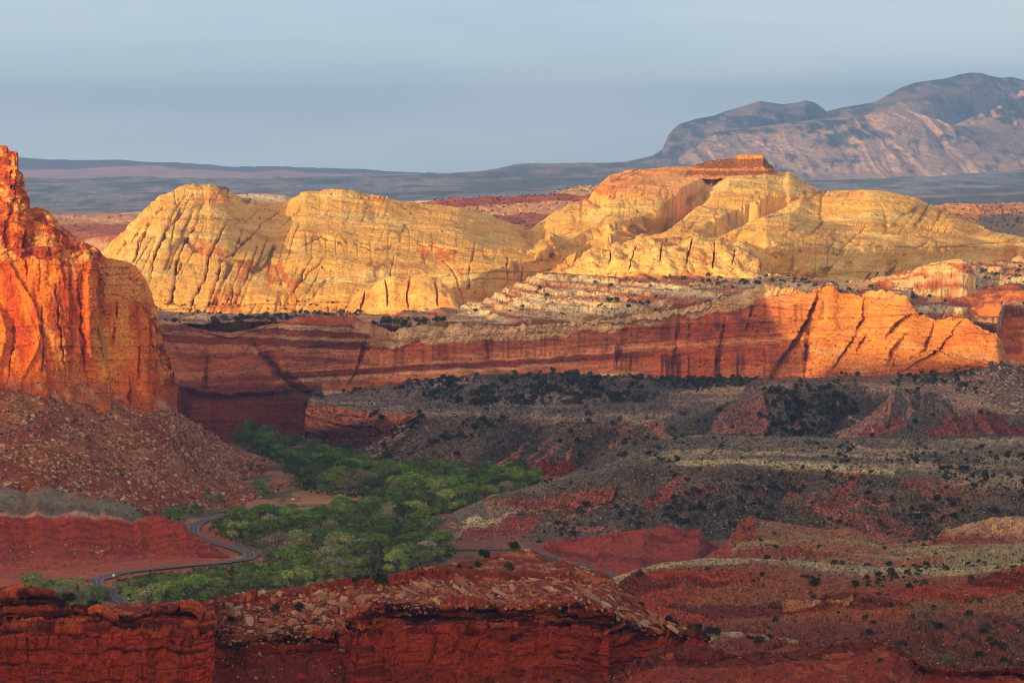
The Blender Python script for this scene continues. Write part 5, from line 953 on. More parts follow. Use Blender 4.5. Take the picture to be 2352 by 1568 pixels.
L = Land.__new__(Land); L.P = np.array(rows)[:, ::1]; L.C = np.broadcast_to(lin(150, 74, 48), L.P.shape).copy()
L.build('shade_ridge', M_cliff, 'unseen red ridge added behind the viewpoint to shade the valley')

# ================================================================== ROADS
def ribbon(name, pts, w, dz, mat, label=None, offs=0.0, kind='structure', seg=None):
    P = np.array([pz(a, b, -245.0) for a, b in pts])
    t = np.linspace(0, len(P) - 1, len(P) * 14); # Catmull-Rom
    out = []
    for v in t:
        i = min(int(v), len(P) - 2); f = v - i
        p0, p1, p2, p3 = P[max(i - 1, 0)], P[i], P[i + 1], P[min(i + 2, len(P) - 1)]
        out.append(.5 * ((2 * p1) + (p2 - p0) * f + (2 * p0 - 5 * p1 + 4 * p2 - p3) * f * f + (-p0 + 3 * p1 - 3 * p2 + p3) * f ** 3))
    Q = np.array(out); d = np.gradient(Q, axis=0); d[:, 2] = 0; d /= np.linalg.norm(d, axis=1, keepdims=True)
    n = np.stack([d[:, 1], -d[:, 0], d[:, 0] * 0], -1)
    A = Q + n * (offs - w / 2); B = Q + n * (offs + w / 2)
    A[:, 2] = B[:, 2] = -245.0 + dz
    V = np.empty((2 * len(Q), 3)); V[0::2] = A; V[1::2] = B
    i = np.arange(len(Q) - 1) * 2
    Fc = np.stack([i, i + 2, i + 3, i + 1], -1)
    if seg: Fc = Fc[(np.arange(len(Fc)) // seg) % 3 == 0]
    return link(name, mesh_np(name, V, Fc, mat), label, kind=kind), Q
M_asph = plain_mat('asphalt', (0.05, 0.052, 0.06), .85); M_shoulder = plain_mat('road_shoulder', (.22, .12, .075), .95)
M_white = plain_mat('white_road_paint', (.45, .45, .44), .6); M_yellow = plain_mat('yellow_road_paint', (.4, .28, .1), .6)
r1 = [(640, 1156), (600, 1166), (545, 1177), (490, 1190), (458, 1200), (444, 1213), (450, 1229), (480, 1242), (522, 1254), (556, 1264), (574, 1273), (568, 1283), (535, 1289), (490, 1294), (430, 1299), (370, 1305), (310, 1311), (262, 1319), (228, 1329), (222, 1340), (240, 1356), (262, 1370), (290, 1388), (320, 1404), (360, 1424)]
r2 = [(840, 1240), (930, 1256), (1010, 1262), (1080, 1262), (1150, 1262), (1200, 1264), (1260, 1275), (1310, 1289), (1370, 1309), (1430, 1331), (1500, 1354)]
r3 = [(500, 1176), (545, 1170), (600, 1166), (680, 1160), (760, 1158), (850, 1156), (930, 1153)]
for nm, rr, w in (('valley', r1[2:], 6.8), ('right', r2, 4.6)):
    ribbon('road_shoulder', rr, w + 1.8, .35, M_shoulder, 'sandy shoulder strip along the %s road' % nm)
    ribbon('road', rr, w, .42, M_asph, 'dark asphalt two-lane road %s' % ('curving below the red clay slope' if nm == 'valley' else 'behind the foreground mound'))
    if nm == 'right': continue
    for o_ in (-w / 2 + .7, w / 2 - .7): ribbon('road_marking', rr, .24, .46, M_white, 'white edge line of the %s road' % nm, o_)
    ribbon('road_marking', rr, .22, .465, M_yellow, 'yellow centre line of the %s road' % nm)
ribbon('side_road', r3, 5.5, .40, plain_mat('gravel_road', (.16, .13, .12), .95), 'narrow gravel lane leading past the little stone cabin')
ribbon('road_pullout', [(150, 1333), (185, 1331), (222, 1330), (262, 1322)], 9, .38, plain_mat('gravel_road', (.13, .10, .10), .95), 'gravel pull-out where the road bends beside the brown sign')

# ================================================================== PLANTS AND ROCKS
rng = np.random.RandomState(7)
def quads_to(V4):                           # (n,4,3) -> verts, faces
    n = len(V4); return V4.reshape(-1, 3), np.arange(4 * n).reshape(n, 4)
def leaf_cloud(n, lobes, size, r, squash=1.0, shell=.55, up=.35):
    """small leaf faces spread through several lobes"""
    lob = np.array(lobes, float); wgt = lob[:, 3] ** 2 * lob[:, 4]; wgt /= wgt.sum()
    k = r.choice(len(lob), n, p=wgt); d = r.normal(size=(n, 3)); d /= np.linalg.norm(d, axis=1, keepdims=True)
    d[:, 2] = np.where(d[:, 2] < -.35, -d[:, 2], d[:, 2])
    rad = (shell + (1 - shell) * r.rand(n) ** .6) * (1 + .12 * r.normal(size=n))
    P = lob[k, :3] + d * rad[:, None] * np.stack([lob[k, 3], lob[k, 3], lob[k, 4]], -1)
    nn = d + .75 * r.normal(size=(n, 3)); nn[:, 2] += up; nn /= np.linalg.norm(nn, axis=1, keepdims=True)
    a = np.cross(nn, r.normal(size=(n, 3))); a /= np.linalg.norm(a, axis=1, keepdims=True) + 1e-9; b = np.cross(nn, a)
    s = (size * (.6 + .8 * r.rand(n)))[:, None]; b = b * (.55 + .4 * r.rand(n))[:, None]
    V = np.stack([P - a * s, P - b * s * .8, P + a * s, P + b * s * .8], 1)
    sh = .72 + .5 * r.rand(n)
    tone = np.repeat((sh * (.6 + .75 * r.rand(len(lob)))[k])[:, None], 4, 1).reshape(-1)
    V, Fc = quads_to(V); return V, Fc, tone
def tube(pts, rad, sides=6):
    V = []; Fc = []
    for i, (p, r_) in enumerate(zip(pts, rad)):
        for k in range(sides):
            t = 2 * PI * k / sides; V.append((p[0] + r_ * math.cos(t), p[1] + r_ * math.sin(t), p[2]))
    for i in range(len(pts) - 1):
        for k in range(sides):
            a = i * sides + k; b = i * sides + (k + 1) % sides; Fc.append((a, b, b + sides, a + sides))
    return np.array(V), np.array(Fc)
def join(parts):
    V = []; Fc = []; n = 0
    for v, f in parts: V.append(v); Fc.append(f + n); n += len(v)
    return np.concatenate(V), np.concatenate(Fc)
def tone_col(tone, col): return tone[:, None] * np.array(col)[None]

# cottonwood templates (crown, trunk)
CW = []
for k in range(9):
    r = np.random.RandomState(100 + k); hgt = r.uniform(8.5, 11.5); wd = r.uniform(5.0, 7.2); lobes = []
    for j in range(r.randint(9, 14)):
        an = r.rand() * 2 * PI; rr_ = wd * .62 * math.sqrt(r.rand()); rl = r.uniform(1.7, 3.1)
        zc = hgt * (.52 + .3 * (1 - (rr_ / wd) ** 2) * r.uniform(.7, 1.1)); lobes.append((rr_ * math.cos(an), rr_ * math.sin(an), zc, rl, rl * .8))
    lobes.append((0, 0, hgt * .8, 2.6, 2.0))
    for j in range(5):                       # skirts that reach low
        an = r.rand() * 2 * PI; lobes.append((wd * .7 * math.cos(an), wd * .7 * math.sin(an), hgt * .24, 2.3, 2.2))
    bare = k >= 7
    V, Fc, tone = leaf_cloud(1000 if bare else 2600, lobes, .34 if bare else .44, r, shell=.45)
    cm = mesh_np('crown', V, Fc, M_leafcol, np.repeat(tone[:, None], 3, 1))
    parts = [tube([(0, 0, -.5), (.1, 0, hgt * .3), (.2, .1, hgt * .5)], [.55, .42, .3])]
    for lb_ in lobes[:8]:
        parts.append(tube([(.1, 0, hgt * .28), (lb_[0] * .55, lb_[1] * .55, (hgt * .28 + lb_[2]) / 2 + .4), (lb_[0] * .95, lb_[1] * .95, lb_[2] + .3)], [.26, .18, .07], 4))
        if bare:
            for q in range(5):
                e = r.normal(size=3) * 1.7; parts.append(tube([(lb_[0] * .7, lb_[1] * .7, lb_[2] - .3), (lb_[0] + e[0], lb_[1] + e[1], lb_[2] + abs(e[2]) + .6)], [.08, .03], 3))
    V, Fc = join(parts)
    tm_ = mesh_np('trunk', V, Fc, M_bark)
    CW.append((cm, tm_))
def place_tree(name, tmpl, P, sc, rot, color, label, cat, group, bark=True):
    o = bpy.data.objects.new(name, None); COLL.objects.link(o); o.empty_display_size = .1
    o.location = P; o.rotation_euler = (0, 0, rot); o.scale = sc if hasattr(sc, '__len__') else (sc, sc, sc)
    o['label'] = label; o['category'] = cat; o['group'] = group
    c = link('crown', tmpl[0], parent=o); c.color = (*color, 1)
    if bark: link('trunk', tmpl[1], parent=o)
    return o
grove = [(528, 1006), (600, 1012), (700, 1038), (790, 1062), (880, 1084), (1000, 1094), (1120, 1096), (1236, 1100), (1238, 1122), (1150, 1142), (1070, 1168), (1030, 1180), (980, 1186), (985, 1215), (1030, 1245), (1045, 1275), (1000, 1300), (900, 1322), (800, 1345), (650, 1370), (520, 1395), (330, 1404), (300, 1385), (262, 1350), (272, 1335), (330, 1322), (400, 1315), (500, 1300), (600, 1290), (612, 1272), (560, 1250), (510, 1236), (478, 1215), (500, 1196), (600, 1180), (700, 1176), (860, 1172), (880, 1160), (850, 1150), (700, 1130), (690, 1105), (640, 1065), (560, 1030)]
clear = [[(640, 1240), (740, 1236), (960, 1246), (960, 1254), (740, 1252), (640, 1256)], [(690, 1272), (770, 1270), (770, 1290), (690, 1286)], [(655, 1120), (735, 1120), (740, 1166), (650, 1162)], [(470, 1185), (560, 1170), (580, 1176), (500, 1200)]]
pts = []
def try_add(p, mind):
    for q in pts:
        dx = (p[0] - q[0]) / mind[0]; dy = (p[1] - q[1]) / mind[1]
        if dx * dx + dy * dy < 1: return False
    pts.append(p); return True
keepz = [[(180, 1350), (190, 1322), (300, 1303), (500, 1284), (540, 1282), (540, 1296), (300, 1321), (262, 1326), (250, 1352)], [(425, 1240), (425, 1195), (505, 1176), (510, 1190), (462, 1215), (485, 1233), (598, 1262), (596, 1285), (545, 1288)], [(640, 1128), (740, 1126), (740, 1150), (600, 1160)], [(232, 1348), (262, 1348), (312, 1392), (262, 1392)]]
def blocks_view(px_, py_, D_, sc_):
    hp = 11.0 * sc_ * F / D_; rp = 5.5 * sc_ * F / D_
    qx = np.array([px_, px_ - rp, px_ + rp, px_, px_, px_ - rp, px_ + rp]); qy = np.array([py_, py_ - .4 * hp, py_ - .4 * hp, py_ - .5 * hp, py_ - hp * .95, py_ - .75 * hp, py_ - .75 * hp])
    return any(inpoly(qx, qy, z_).any() for z_ in keepz)
tries = 0
while len(pts) < 270 and tries < 60000:
    tries += 1
    D_ = 2270 + (3690 - 2270) * rng.rand(); px_ = 250 + 1000 * rng.rand(); py_ = 370 + 245.0 * F / D_
    a = np.array([px_]); b = np.array([py_])
    if not inpoly(a, b, grove)[0] or any(inpoly(a, b, c_)[0] for c_ in clear): continue
    sc_ = 1.15 + .6 * rng.rand()
    if blocks_view(px_, py_, D_, sc_):
        sc_ = .75
        if blocks_view(px_, py_, D_, sc_): continue
    if try_add(tuple(pz(px_, py_, -245.0)[:2]), (8.5 * sc_ / 1.2, 22.0 * sc_ / 1.2)): pts[-1] = (*pts[-1], sc_)
extra = [(690, 1122), (605, 1140), (596, 1128), (385, 1186), (402, 1182), (420, 1178), (438, 1180), (452, 1182), (392, 1196), (410, 1200), (372, 1178), (470, 1152), (488, 1160), (505, 1156), (90, 1366), (115, 1362), (150, 1372), (178, 1368), (205, 1378), (228, 1386), (245, 1376), (75, 1356), (130, 1384), (60, 1350), (103, 1376), (165, 1383), (190, 1390), (140, 1362), (215, 1394), (160, 1392), (1235, 1118), (1215, 1106)]
for e in extra:
    q = pz(e[0], e[1], -245.0); pts.append((q[0], q[1], (1.0 if e[0] < 260 else .75) if e[0] < 520 else .95))
pts.sort(key=lambda q: q[1])
tones = [((.085, .15, .025), 'deep green', 0), ((.12, .20, .03), 'fresh green', 0), ((.06, .11, .022), 'dark green', 0), ((.17, .22, .05), 'yellow-green', 0), ((.17, .19, .075), 'olive', 0), ((.17, .165, .11), 'grey half-leafed', 1), ((.2, .18, .14), 'pale bare-branched', 2)]
for n_, q in enumerate(pts):
    X_, Y_ = q[:2]; px_, py_ = proj(np.array([X_, Y_, -245.0]))
    small = q[2] if len(q) > 2 else 1.0
    u = rng.rand() + .25 * math.sin(X_ / 30) * math.cos(Y_ / 70)
    near_ = Y_ < 2620
    pal = [0, 1, 3, 4, 5, 3, 4, 6] if near_ else [0, 1, 2, 2, 1, 0, 3, 5]
    col, word, kind_ = tones[pal[int(abs(u) * 7.99) % 8]]
    tm_ = CW[rng.randint(0, 7)] if kind_ == 0 else CW[7 + rng.randint(0, 2)]
    v = .75 + .95 * rng.rand(); sc = small * (1.0 if len(q) > 2 and Y_ == Y_ and small != 1.0 else 1.0)
    if py_ < 1075: zone = 'at the far end of the grove under the dark canyon wall'
    elif py_ < 1130 and px_ > 960: zone = 'where the grove meets the grey badland slope'
    elif py_ < 1150: zone = 'in the far half of the grove behind the stone cabin'
    elif px_ < 470 and py_ < 1215: zone = 'in the patch between talus and the road bend'
    elif px_ < 260: zone = 'left of the lower road behind the foreground cliff'
    elif py_ < 1215: zone = 'in the middle of the grove below the gravel lane'
    elif px_ < 640 and py_ < 1290: zone = 'inside the road bend'
    elif py_ < 1300: zone = 'in the near middle of the grove'
    elif px_ < 560: zone = 'in the front row beside the lower road'
    else: zone = 'along the front edge behind the foreground cliff'
    size_ = 'tall' if sc > 1.5 else 'small' if sc < 1.1 else 'mid-sized'
    place_tree('cottonwood_tree', tm_, (X_, Y_, -245.2), (sc, sc, sc * (.85 + .3 * rng.rand())), rng.rand() * 6.28, tuple(np.array(col) * v),
               f'{size_} {word} cottonwood {zone}', 'tree', f'{size_} {word} cottonwoods {zone}')

# junipers
JU = []
for k in range(6):
    r = np.random.RandomState(300 + k); lobes = [(0, 0, 1.5, 1.3, 1.5)]
    for j in range(5):
        an = r.rand() * 2 * PI; lobes.append((.95 * math.cos(an), .95 * math.sin(an), r.uniform(.7, 2.4), r.uniform(.6, 1.0), r.uniform(.7, 1.1)))
    V, Fc, tone = leaf_cloud(620, lobes, .21, r, shell=.45, up=.1)
    big = mesh_np('crown', V, Fc, M_leafcol, np.repeat(tone[:, None], 3, 1))
    tv, tf = tube([(0, 0, -.4), (.05, 0, .8), (-.05, .1, 1.8)], [.2, .16, .08])
    V2, F2, t2_ = leaf_cloud(90, lobes, .46, r, shell=.5, up=.1)
    JU.append((big, mesh_np('trunk', tv, tf, M_bark), (V2, F2, t2_)))
def scr_w(L):
    a = np.abs(np.gradient(L.kx, axis=1) * np.gradient(L.ky, axis=0)); return a
def sample(L, n, wfun, seed, x0=-60, x1=2420):
    r = np.random.RandomState(seed); w = scr_w(L) * wfun(L.kx, L.ky, L) * ((L.kx > x0) & (L.kx < x1) & (L.ky < 1600) & (L.ky > 300))
    w = w.ravel().astype(float); w[w < 0] = 0; w /= w.sum()
    k = r.choice(len(w), n, p=w); P = L.P.reshape(-1, 3)[k].copy()
    return P, L.kx.ravel()[k], L.ky.ravel()[k]
def scatter(name, P, tmpls, sc, cols, mat, seed, sink=0.0, label=None, tilt=False):
    """one stuff object holding uncountable small plants or stones"""
    r = np.random.RandomState(seed); Vs = []; Fs = []; Cs = []; n = 0
    tid = r.randint(0, len(tmpls), len(P))
    for t in range(len(tmpls)):
        m = tid == t; k = m.sum()
        if not k: continue
        V, Fc, tone = tmpls[t]; a = r.rand(k) * 2 * PI; ca, sa = np.cos(a)[:, None], np.sin(a)[:, None]; s = sc[m][:, None]
        vx, vy, vz = V[None, :, 0], V[None, :, 1], V[None, :, 2] * (.75 + .5 * r.rand(k))[:, None]
        if tilt:
            b = (r.rand(k) - .5)[:, None] * 1.6; vx, vz = vx * np.cos(b) - vz * np.sin(b), vx * np.sin(b) + vz * np.cos(b)
        Q = np.stack([(vx * ca - vy * sa) * s, (vx * sa + vy * ca) * s, vz * s], -1) + P[m][:, None, :]
        Q[..., 2] -= sink * s
        Vs.append(Q.reshape(-1, 3)); Fs.append((Fc[None] + (np.arange(k) * len(V))[:, None, None] + n).reshape(-1, Fc.shape[1])); n += k * len(V)
        Cs.append((tone[None, :, None] * cols[m][:, None, :]).reshape(-1, 3))
    me = mesh_np(name, np.concatenate(Vs), np.concatenate(Fs), mat, np.concatenate(Cs))
    return link(name, me, label, kind='stuff')
U = LAND['upper']; M_ = LAND['middle']; B_ = LAND['bench']; H1, H2 = LAND['hill1'], LAND['hill2']; FR = LAND['fore']; SD = LAND['saddle']; TR = LAND['turtle']; DM = LAND['dome']; FT = LAND['front']
def nz(px, py, s, seed): return fbm(px / s, py / (s * .5), px * 0, 3, seed)
def band(v, a, b, e=6): return sm(a - e, a + e, v) * (1 - sm(b - e, b + e, v))
def w_upper(px, py, L):
    top = (py < 905) * sm(-.35, .1, nz(px, py, 70, 1)) * band(px, 700, 2300, 20) * 1.2
    top = np.maximum(top, inpoly(px, py, [(700, 902), (860, 888), (870, 905), (700, 918)]) * 1.2)
    dense = inpoly(px, py, [(965, 905), (1040, 878), (1150, 872), (1300, 860), (1560, 868), (1740, 872), (1700, 890), (1560, 895), (1480, 925), (1300, 930), (1150, 940), (980, 920)]) * 2.6 * sm(-.4, .2, nz(px, py, 40, 2))
    slopev = inpoly(px, py, [(1740, 895), (1920, 885), (1980, 940), (1900, 1004), (1780, 1004), (1760, 930)]) * 1.0
    spot = .22 * (py > 940) * (px > 850) * sm(-.1, .2, nz(px, py, 30, 3))
    edge = inpoly(px, py, [(1100, 955), (1200, 962), (1080, 1000), (930, 1040)]) * .7
    return np.maximum.reduce([top * .5, dense, slopev, spot, edge])
def w_mid(px, py, L):
    return (.16 + 1.1 * sm(.05, .35, nz(px, py, 50, 5)) * (px > 1250) + 1.6 * inpoly(px, py, [(2050, 1050), (2200, 1025), (2352, 1035), (2352, 1120), (2180, 1110)]) * .8 * sm(-.2, .2, nz(px, py, 30, 7)) + .9 * inpoly(px, py, [(1260, 1108), (1420, 1010), (1600, 1000), (1500, 1050)]) * sm(-.1, .2, nz(px, py, 25, 9))
            + 1.2 * inpoly(px, py, [(1560, 1120), (1850, 1120), (1850, 1200), (1700, 1235), (1500, 1200)]) * sm(-.2, .2, nz(px, py, 30, 8)) + 1.4 * inpoly(px, py, [(2060, 1180), (2180, 1140), (2260, 1180), (2100, 1235)]) * sm(-.2, .2, nz(px, py, 30, 6))) * (px > 1180)
def w_bench(px, py, L):
    d1 = inpoly(px, py, [(860, 738), (1010, 730), (1030, 745), (940, 762), (850, 752)]) * 6 + inpoly(px, py, [(480, 735), (800, 716), (850, 724), (700, 742), (480, 745)]) * 3.5
    d2 = inpoly(px, py, [(1370, 690), (1480, 680), (1500, 700), (1380, 716)]) * 2.5 + inpoly(px, py, [(1940, 668), (2352, 600), (2352, 660), (2120, 690)]) * 2.5 * sm(-.3, .1, nz(px, py, 30, 14)) + inpoly(px, py, [(1500, 630), (1860, 640), (1960, 668), (1700, 665), (1500, 650)]) * 1.6
    return d1 + d2 + .5 * sm(-.05, .3, nz(px, py, 28, 11))
def w_h1(px, py, L): return .12 + 1.0 * sm(.1, .35, nz(px, py, 28, 15)) * (py > 1240) + 1.5 * inpoly(px, py, [(2050, 1240), (2140, 1200), (2200, 1230), (2120, 1262)])
def w_h2(px, py, L): return .12 + .9 * sm(.05, .3, nz(px, py, 24, 17)) * (px > 1750) + 2.2 * inpoly(px, py, [(1980, 1335), (2080, 1300), (2250, 1290), (2352, 1275), (2352, 1292), (2160, 1312), (2060, 1335), (1990, 1350)])
def w_sad(px, py, L): return (inpoly(px, py, [(1480, 1422), (1560, 1432), (1640, 1458), (1600, 1474), (1500, 1462)]) * 3 + inpoly(px, py, [(1690, 1456), (1840, 1474), (1850, 1490), (1700, 1480)]) * 2.2 + .05)
def w_fore(px, py, L): return (inpoly(px, py, [(508, 1400), (820, 1360), (800, 1440), (520, 1450)]) * .8 + .25 * (py > 1440) * ((L.T < .9) | ((px > 510) & (px < 790))) + inpoly(px, py, [(800, 1325), (1010, 1296), (1100, 1292), (1110, 1306), (900, 1335), (780, 1350)]) * 2.2 + .6 * inpoly(px, py, [(100, 1380), (260, 1395), (250, 1405), (110, 1398)]) * 3)
def w_front(px, py, L): return .4 + 0 * px
zones = [('upper', U, w_upper, 1900, 62, (1.0, 1.9), 'on the upper bench below the long red wall'), ('mid', M_, w_mid, 1150, 58, (.6, 1.45), 'on the middle grey bench and its slope'), ('bench', B_, w_bench, 950, 30, (.8, 1.8), 'on the sunlit slickrock below the domes'),
         ('h1', H1, w_h1, 120, 22, (.4, .9), 'on the tan grassy rise'), ('h2', H2, w_h2, 260, 48, (.4, 1.15), 'on the terraced hill at the lower right'), ('sad', SD, w_sad, 60, 40, (.5, 1.15), 'on the pale saddle behind the front ridge'), ('fore', FR, w_fore, 60, 34, (.3, .85), 'among the foreground boulders'), ('front', FT, w_front, 16, 6, (.3, .6), 'on the red front ridge'), ('dome', DM, lambda px, py, L: (py > 690) * (py < 730) * (px < 1060) * 1.0 + .12 * sm(.1, .3, nz(px, py, 20, 19)) * (px < 1250), 260, 0, (.4, 1.2), '')]
special = [(1182, 1262, 1.25, FR, 'lone upright juniper on top of the red mound'), (1112, 1284, 1.15, FR, 'squat juniper on the left shoulder of the red mound'), (1168, 1303, 1.0, FR, 'round dark bush on the gravel shelf of the red mound'), (1098, 1303, .8, FR, 'grey-green bush at the left end of the gravel shelf'), (877, 1352, 1.6, FR, 'big dark juniper at the left end of the boulder slope'), (218, 1412, 1.35, FR, 'conical juniper on the rim of the left foreground cliff'), (150, 1402, 1.4, FR, 'wide dark juniper at the step of the left foreground cliff'), (632, 1408, 1.05, FR, 'dark bush between pale slabs on the boulder slope'), (688, 1415, 1.15, FR, 'round dark bush right of the big pale slab'), (2178, 1530, 1.3, H2, 'bright green round bush at the foot of the striped slope')]
for px_, py_, s_, L_, lab in special:
    P = L_.near(px_, py_); t = JU[rng.randint(6)]
    # rest at the marked height of the surface
    place_tree('juniper_tree', t, tuple(P - np.array([0, 0, .3])), (s_ * 1.15, s_ * 1.15, s_ * 1.1), rng.rand() * 6, (.035, .05, .018) if 'bright' not in lab else (.1, .13, .03), lab, 'tree', 'named junipers around the foreground')
allP = []; allS = []; allC = []
for nm, L_, wf, n_, ni, (sa, sb_), phrase in zones:
    n_ = int(n_ * 1.3); P, kx, ky = sample(L_, n_, lambda a, b, l, wf=wf: wf(a, b, l) ** 1.3 * (.25 + 1.6 * sm(-.1, .3, nz(a, b, 13, 77))), 900 + len(nm) * 7 + n_)
    sc = .55 * sa + (1.0 * sb_ - .55 * sa) * rng.rand(n_) ** 2.2
    order = np.argsort(-sc / P[:, 1])
    cbase = np.array([(.036, .044, .024)]) * (.6 + 1.1 * rng.rand(n_) ** 1.5)[:, None] * (1 + np.array([[.5, .25, .3]]) * (rng.rand(n_)[:, None] < .25))
    if nm in ('bench',): cbase = cbase * 1.25
    for q in order[:ni]:
        t = JU[rng.randint(6)]
        side = 'left' if kx[q] < np.quantile(kx, .33) else 'right' if kx[q] > np.quantile(kx, .66) else 'middle'
        row = 'near' if ky[q] > np.median(ky) else 'far'
        sz = 'big' if sc[q] > sa + .8 * (sb_ - sa) else 'smaller'
        lab = f'{sz} dark juniper, {row} {side}, {phrase}'
        place_tree('juniper_tree', t, tuple(P[q] - np.array([0, 0, .35])), (sc[q] * 1.1, sc[q] * 1.1, sc[q]), rng.rand() * 6, tuple(cbase[q]), lab, 'tree', lab.replace('juniper', 'junipers'), bark=L_ in (FR, SD, H2, H1, FT))
    rest = order[ni:]
    allP.append(P[rest]); allS.append(sc[rest]); allC.append(cbase[rest])
scatter('juniper_woodland', np.concatenate(allP), [j[2] for j in JU], np.concatenate(allS), np.concatenate(allC), M_leaf, 31, .15, 'dark junipers and pinyons scattered thickly over the benches')
# low sage and grass tufts
SG = []
for k in range(5):
    r = np.random.RandomState(400 + k); SG.append(leaf_cloud(11, [(0, 0, .15, .45, .38)], .3, r, shell=.5, up=.3))
def tufts(L_, n, wf, cols, smin, smax, seed):
    P, kx, ky = sample(L_, n, wf, seed); r = np.random.RandomState(seed)
    c_ = np.array(cols)[r.randint(0, len(cols), n)] * (.7 + .6 * r.rand(n))[:, None]
    return P, smin + (smax - smin) * r.rand(n) ** 2, c_
sage = [(.10, .10, .075), (.06, .062, .045), (.04, .042, .03), (.17, .15, .10), (.05, .05, .04)]
grassc = [(.32, .28, .16), (.25, .22, .13), (.12, .12, .07), (.07, .08, .045)]
sets = [tufts(U, 9000, lambda px, py, L: (.35 + sm(-.3, .2, nz(px, py, 40, 21))) * (py < 1100), sage, .7, 2.0, 41), tufts(M_, 13000, lambda px, py, L: .3 + sm(-.3, .2, nz(px, py, 40, 23)) * (px > 1180), sage + grassc[:1], .6, 1.8, 42),
        tufts(H1, 5500, lambda px, py, L: 1 + 0 * px, grassc, .4, 1.1, 43), tufts(H2, 6500, lambda px, py, L: (py < 1400) * 1.0 + .3 + 1.2 * (py < 1310), grassc + sage, .3, 1.0, 44), tufts(SD, 1200, lambda px, py, L: 1.0 + 0 * px, grassc, .25, .7, 45),
        tufts(FR, 900, lambda px, py, L: (L.T > 3) * 1.0 + (L.T < .9) * 1., sage, .2, .6, 46), tufts(FT, 400, lambda px, py, L: 1.0 + 0 * px, sage, .2, .5, 47), tufts(B_, 5000, lambda px, py, L: .3 + sm(-.1, .2, nz(px, py, 22, 25)), [(.08, .075, .035), (.05, .055, .03), (.12, .1, .05)], .8, 2.2, 48),
        tufts(LAND['mound'], 260, lambda px, py, L: (py > 1255) * 1.0, sage, .4, 1.2, 49), tufts(DM, 700, lambda px, py, L: (py > 460) * sm(.05, .3, nz(px, py, 26, 27)), [(.04, .04, .02)], .8, 2.4, 50), tufts(LAND['valley'], 2500, lambda px, py, L: (py < 1440) * 1.0, grassc + [(.08, .11, .03)], .8, 2.4, 51), tufts(LAND['valley'], 5200, lambda px, py, L: inpoly(px, py, grove) * (1.0 - .8 * inpoly(px, py, clear[3])) * (1 - inpoly(px, py, clear[0])), [(.08, .12, .03), (.11, .15, .04), (.14, .14, .06), (.06, .09, .025)], 2.2, 5.5, 55), tufts(TR, 250, lambda px, py, L: (py > 600) * 1.0, [(.05, .05, .025)], .8, 2.0, 52),
        tufts(LAND['mid_mesa'], 900, lambda px, py, L: 1.0 + 0 * px, [(.035, .035, .025)], 2, 5, 53), tufts(LAND['right_mesa'], 500, lambda px, py, L: 1.0 + 0 * px, [(.035, .035, .025)], 2, 4.5, 54)]
scatter('desert_scrub', np.concatenate([a[0] for a in sets]), SG, np.concatenate([a[1] for a in sets]), np.concatenate([a[2] for a in sets]), M_leaf, 33, .02, 'low sage, grass tufts and scrub covering the benches and hills')
# light green willows along the right-hand road
gl = [pz(a, b, -245.0) for a, b in [(1080 + 14 * k, 1284) for k in range(5)] + [(1250 + 15 * k, 1284 + 4.4 * k) for k in range(14)]]
WL = []
for k in range(3):
    r = np.random.RandomState(500 + k); WL.append(mesh_np('willow_bush', *leaf_cloud(420, [(0, 0, 1.0, 1.9, 1.2), (1.6, .3, .7, 1.3, .9), (-1.5, -.3, .8, 1.4, 1.0)], .26, r)[:2], M_leafcol, None))
    WLt = WL[-1]; at = WLt.color_attributes.new('Col', 'FLOAT_COLOR', 'POINT'); n4 = len(WLt.vertices); at.data.foreach_set('color', np.stack([*([np.repeat(.7 + .5 * r.rand(n4 // 4), 4)] * 3), np.ones(n4)], -1).astype(np.float32).ravel())
for k, q in enumerate(gl):
    o = link('willow_bush', WL[k % 3], 'low bright green willow bush in the strip %s' % ('left of the red mound top' if k < 5 else 'along the right-hand road'), 'bush', 'willow bushes %s' % ('left of the red mound' if k < 5 else 'along the right-hand road'))
    o.location = (q[0] + rng.normal() * 1.5, q[1] - 6 + rng.normal() * 8, -245.3); o.rotation_euler.z = rng.rand() * 6; s_ = .8 + .8 * rng.rand(); o.scale = (s_ * 1.3, s_, s_ * 1.15); o.color = (.13, .19, .04, 1) if k % 3 else (.09, .15, .04, 1)

# boulders
import bmesh
BT = []
for k in range(12):
    r = np.random.RandomState(600 + k); bm = bmesh.new()
    fl = [(1, .8, .7), (1, .7, .45), (1.3, .7, .35), (1, 1, .8)][k % 4]
    for _ in range(15):
        d = r.normal(size=3); d /= np.linalg.norm(d); d = np.sign(d) * np.abs(d) ** .6
        bm.verts.new(tuple(d * np.array(fl) * r.uniform(.75, 1.0)))
    res = bmesh.ops.convex_hull(bm, input=bm.verts)
    bmesh.ops.delete(bm, geom=[v for v in bm.verts if not v.link_faces], context='VERTS')
    bmesh.ops.triangulate(bm, faces=bm.faces[:])
    me = bpy.data.meshes.new('boulder'); bm.to_mesh(me); bm.free(); me.materials.append(M_boulder)
    V = np.array([v.co[:] for v in me.vertices]); Fc = np.array([p.vertices[:] for p in me.polygons])
    BT.append((me, (V, Fc, np.ones(len(V)))))
rockc = [(.40, .23, .12), (.34, .14, .06), (.24, .085, .04), (.5, .34, .2), (.43, .28, .16), (.12, .05, .03)]
def rubble(L_, n, wf, cols, smin, smax, seed, pw=3.0):
    P, kx, ky = sample(L_, n, wf, seed); r = np.random.RandomState(seed + 1)
    return P, smin + (smax - smin) * r.rand(n) ** pw, np.array(cols)[r.randint(0, len(cols), n)] * (.7 + .5 * r.rand(n))[:, None], kx, ky
TL = LAND['talus']
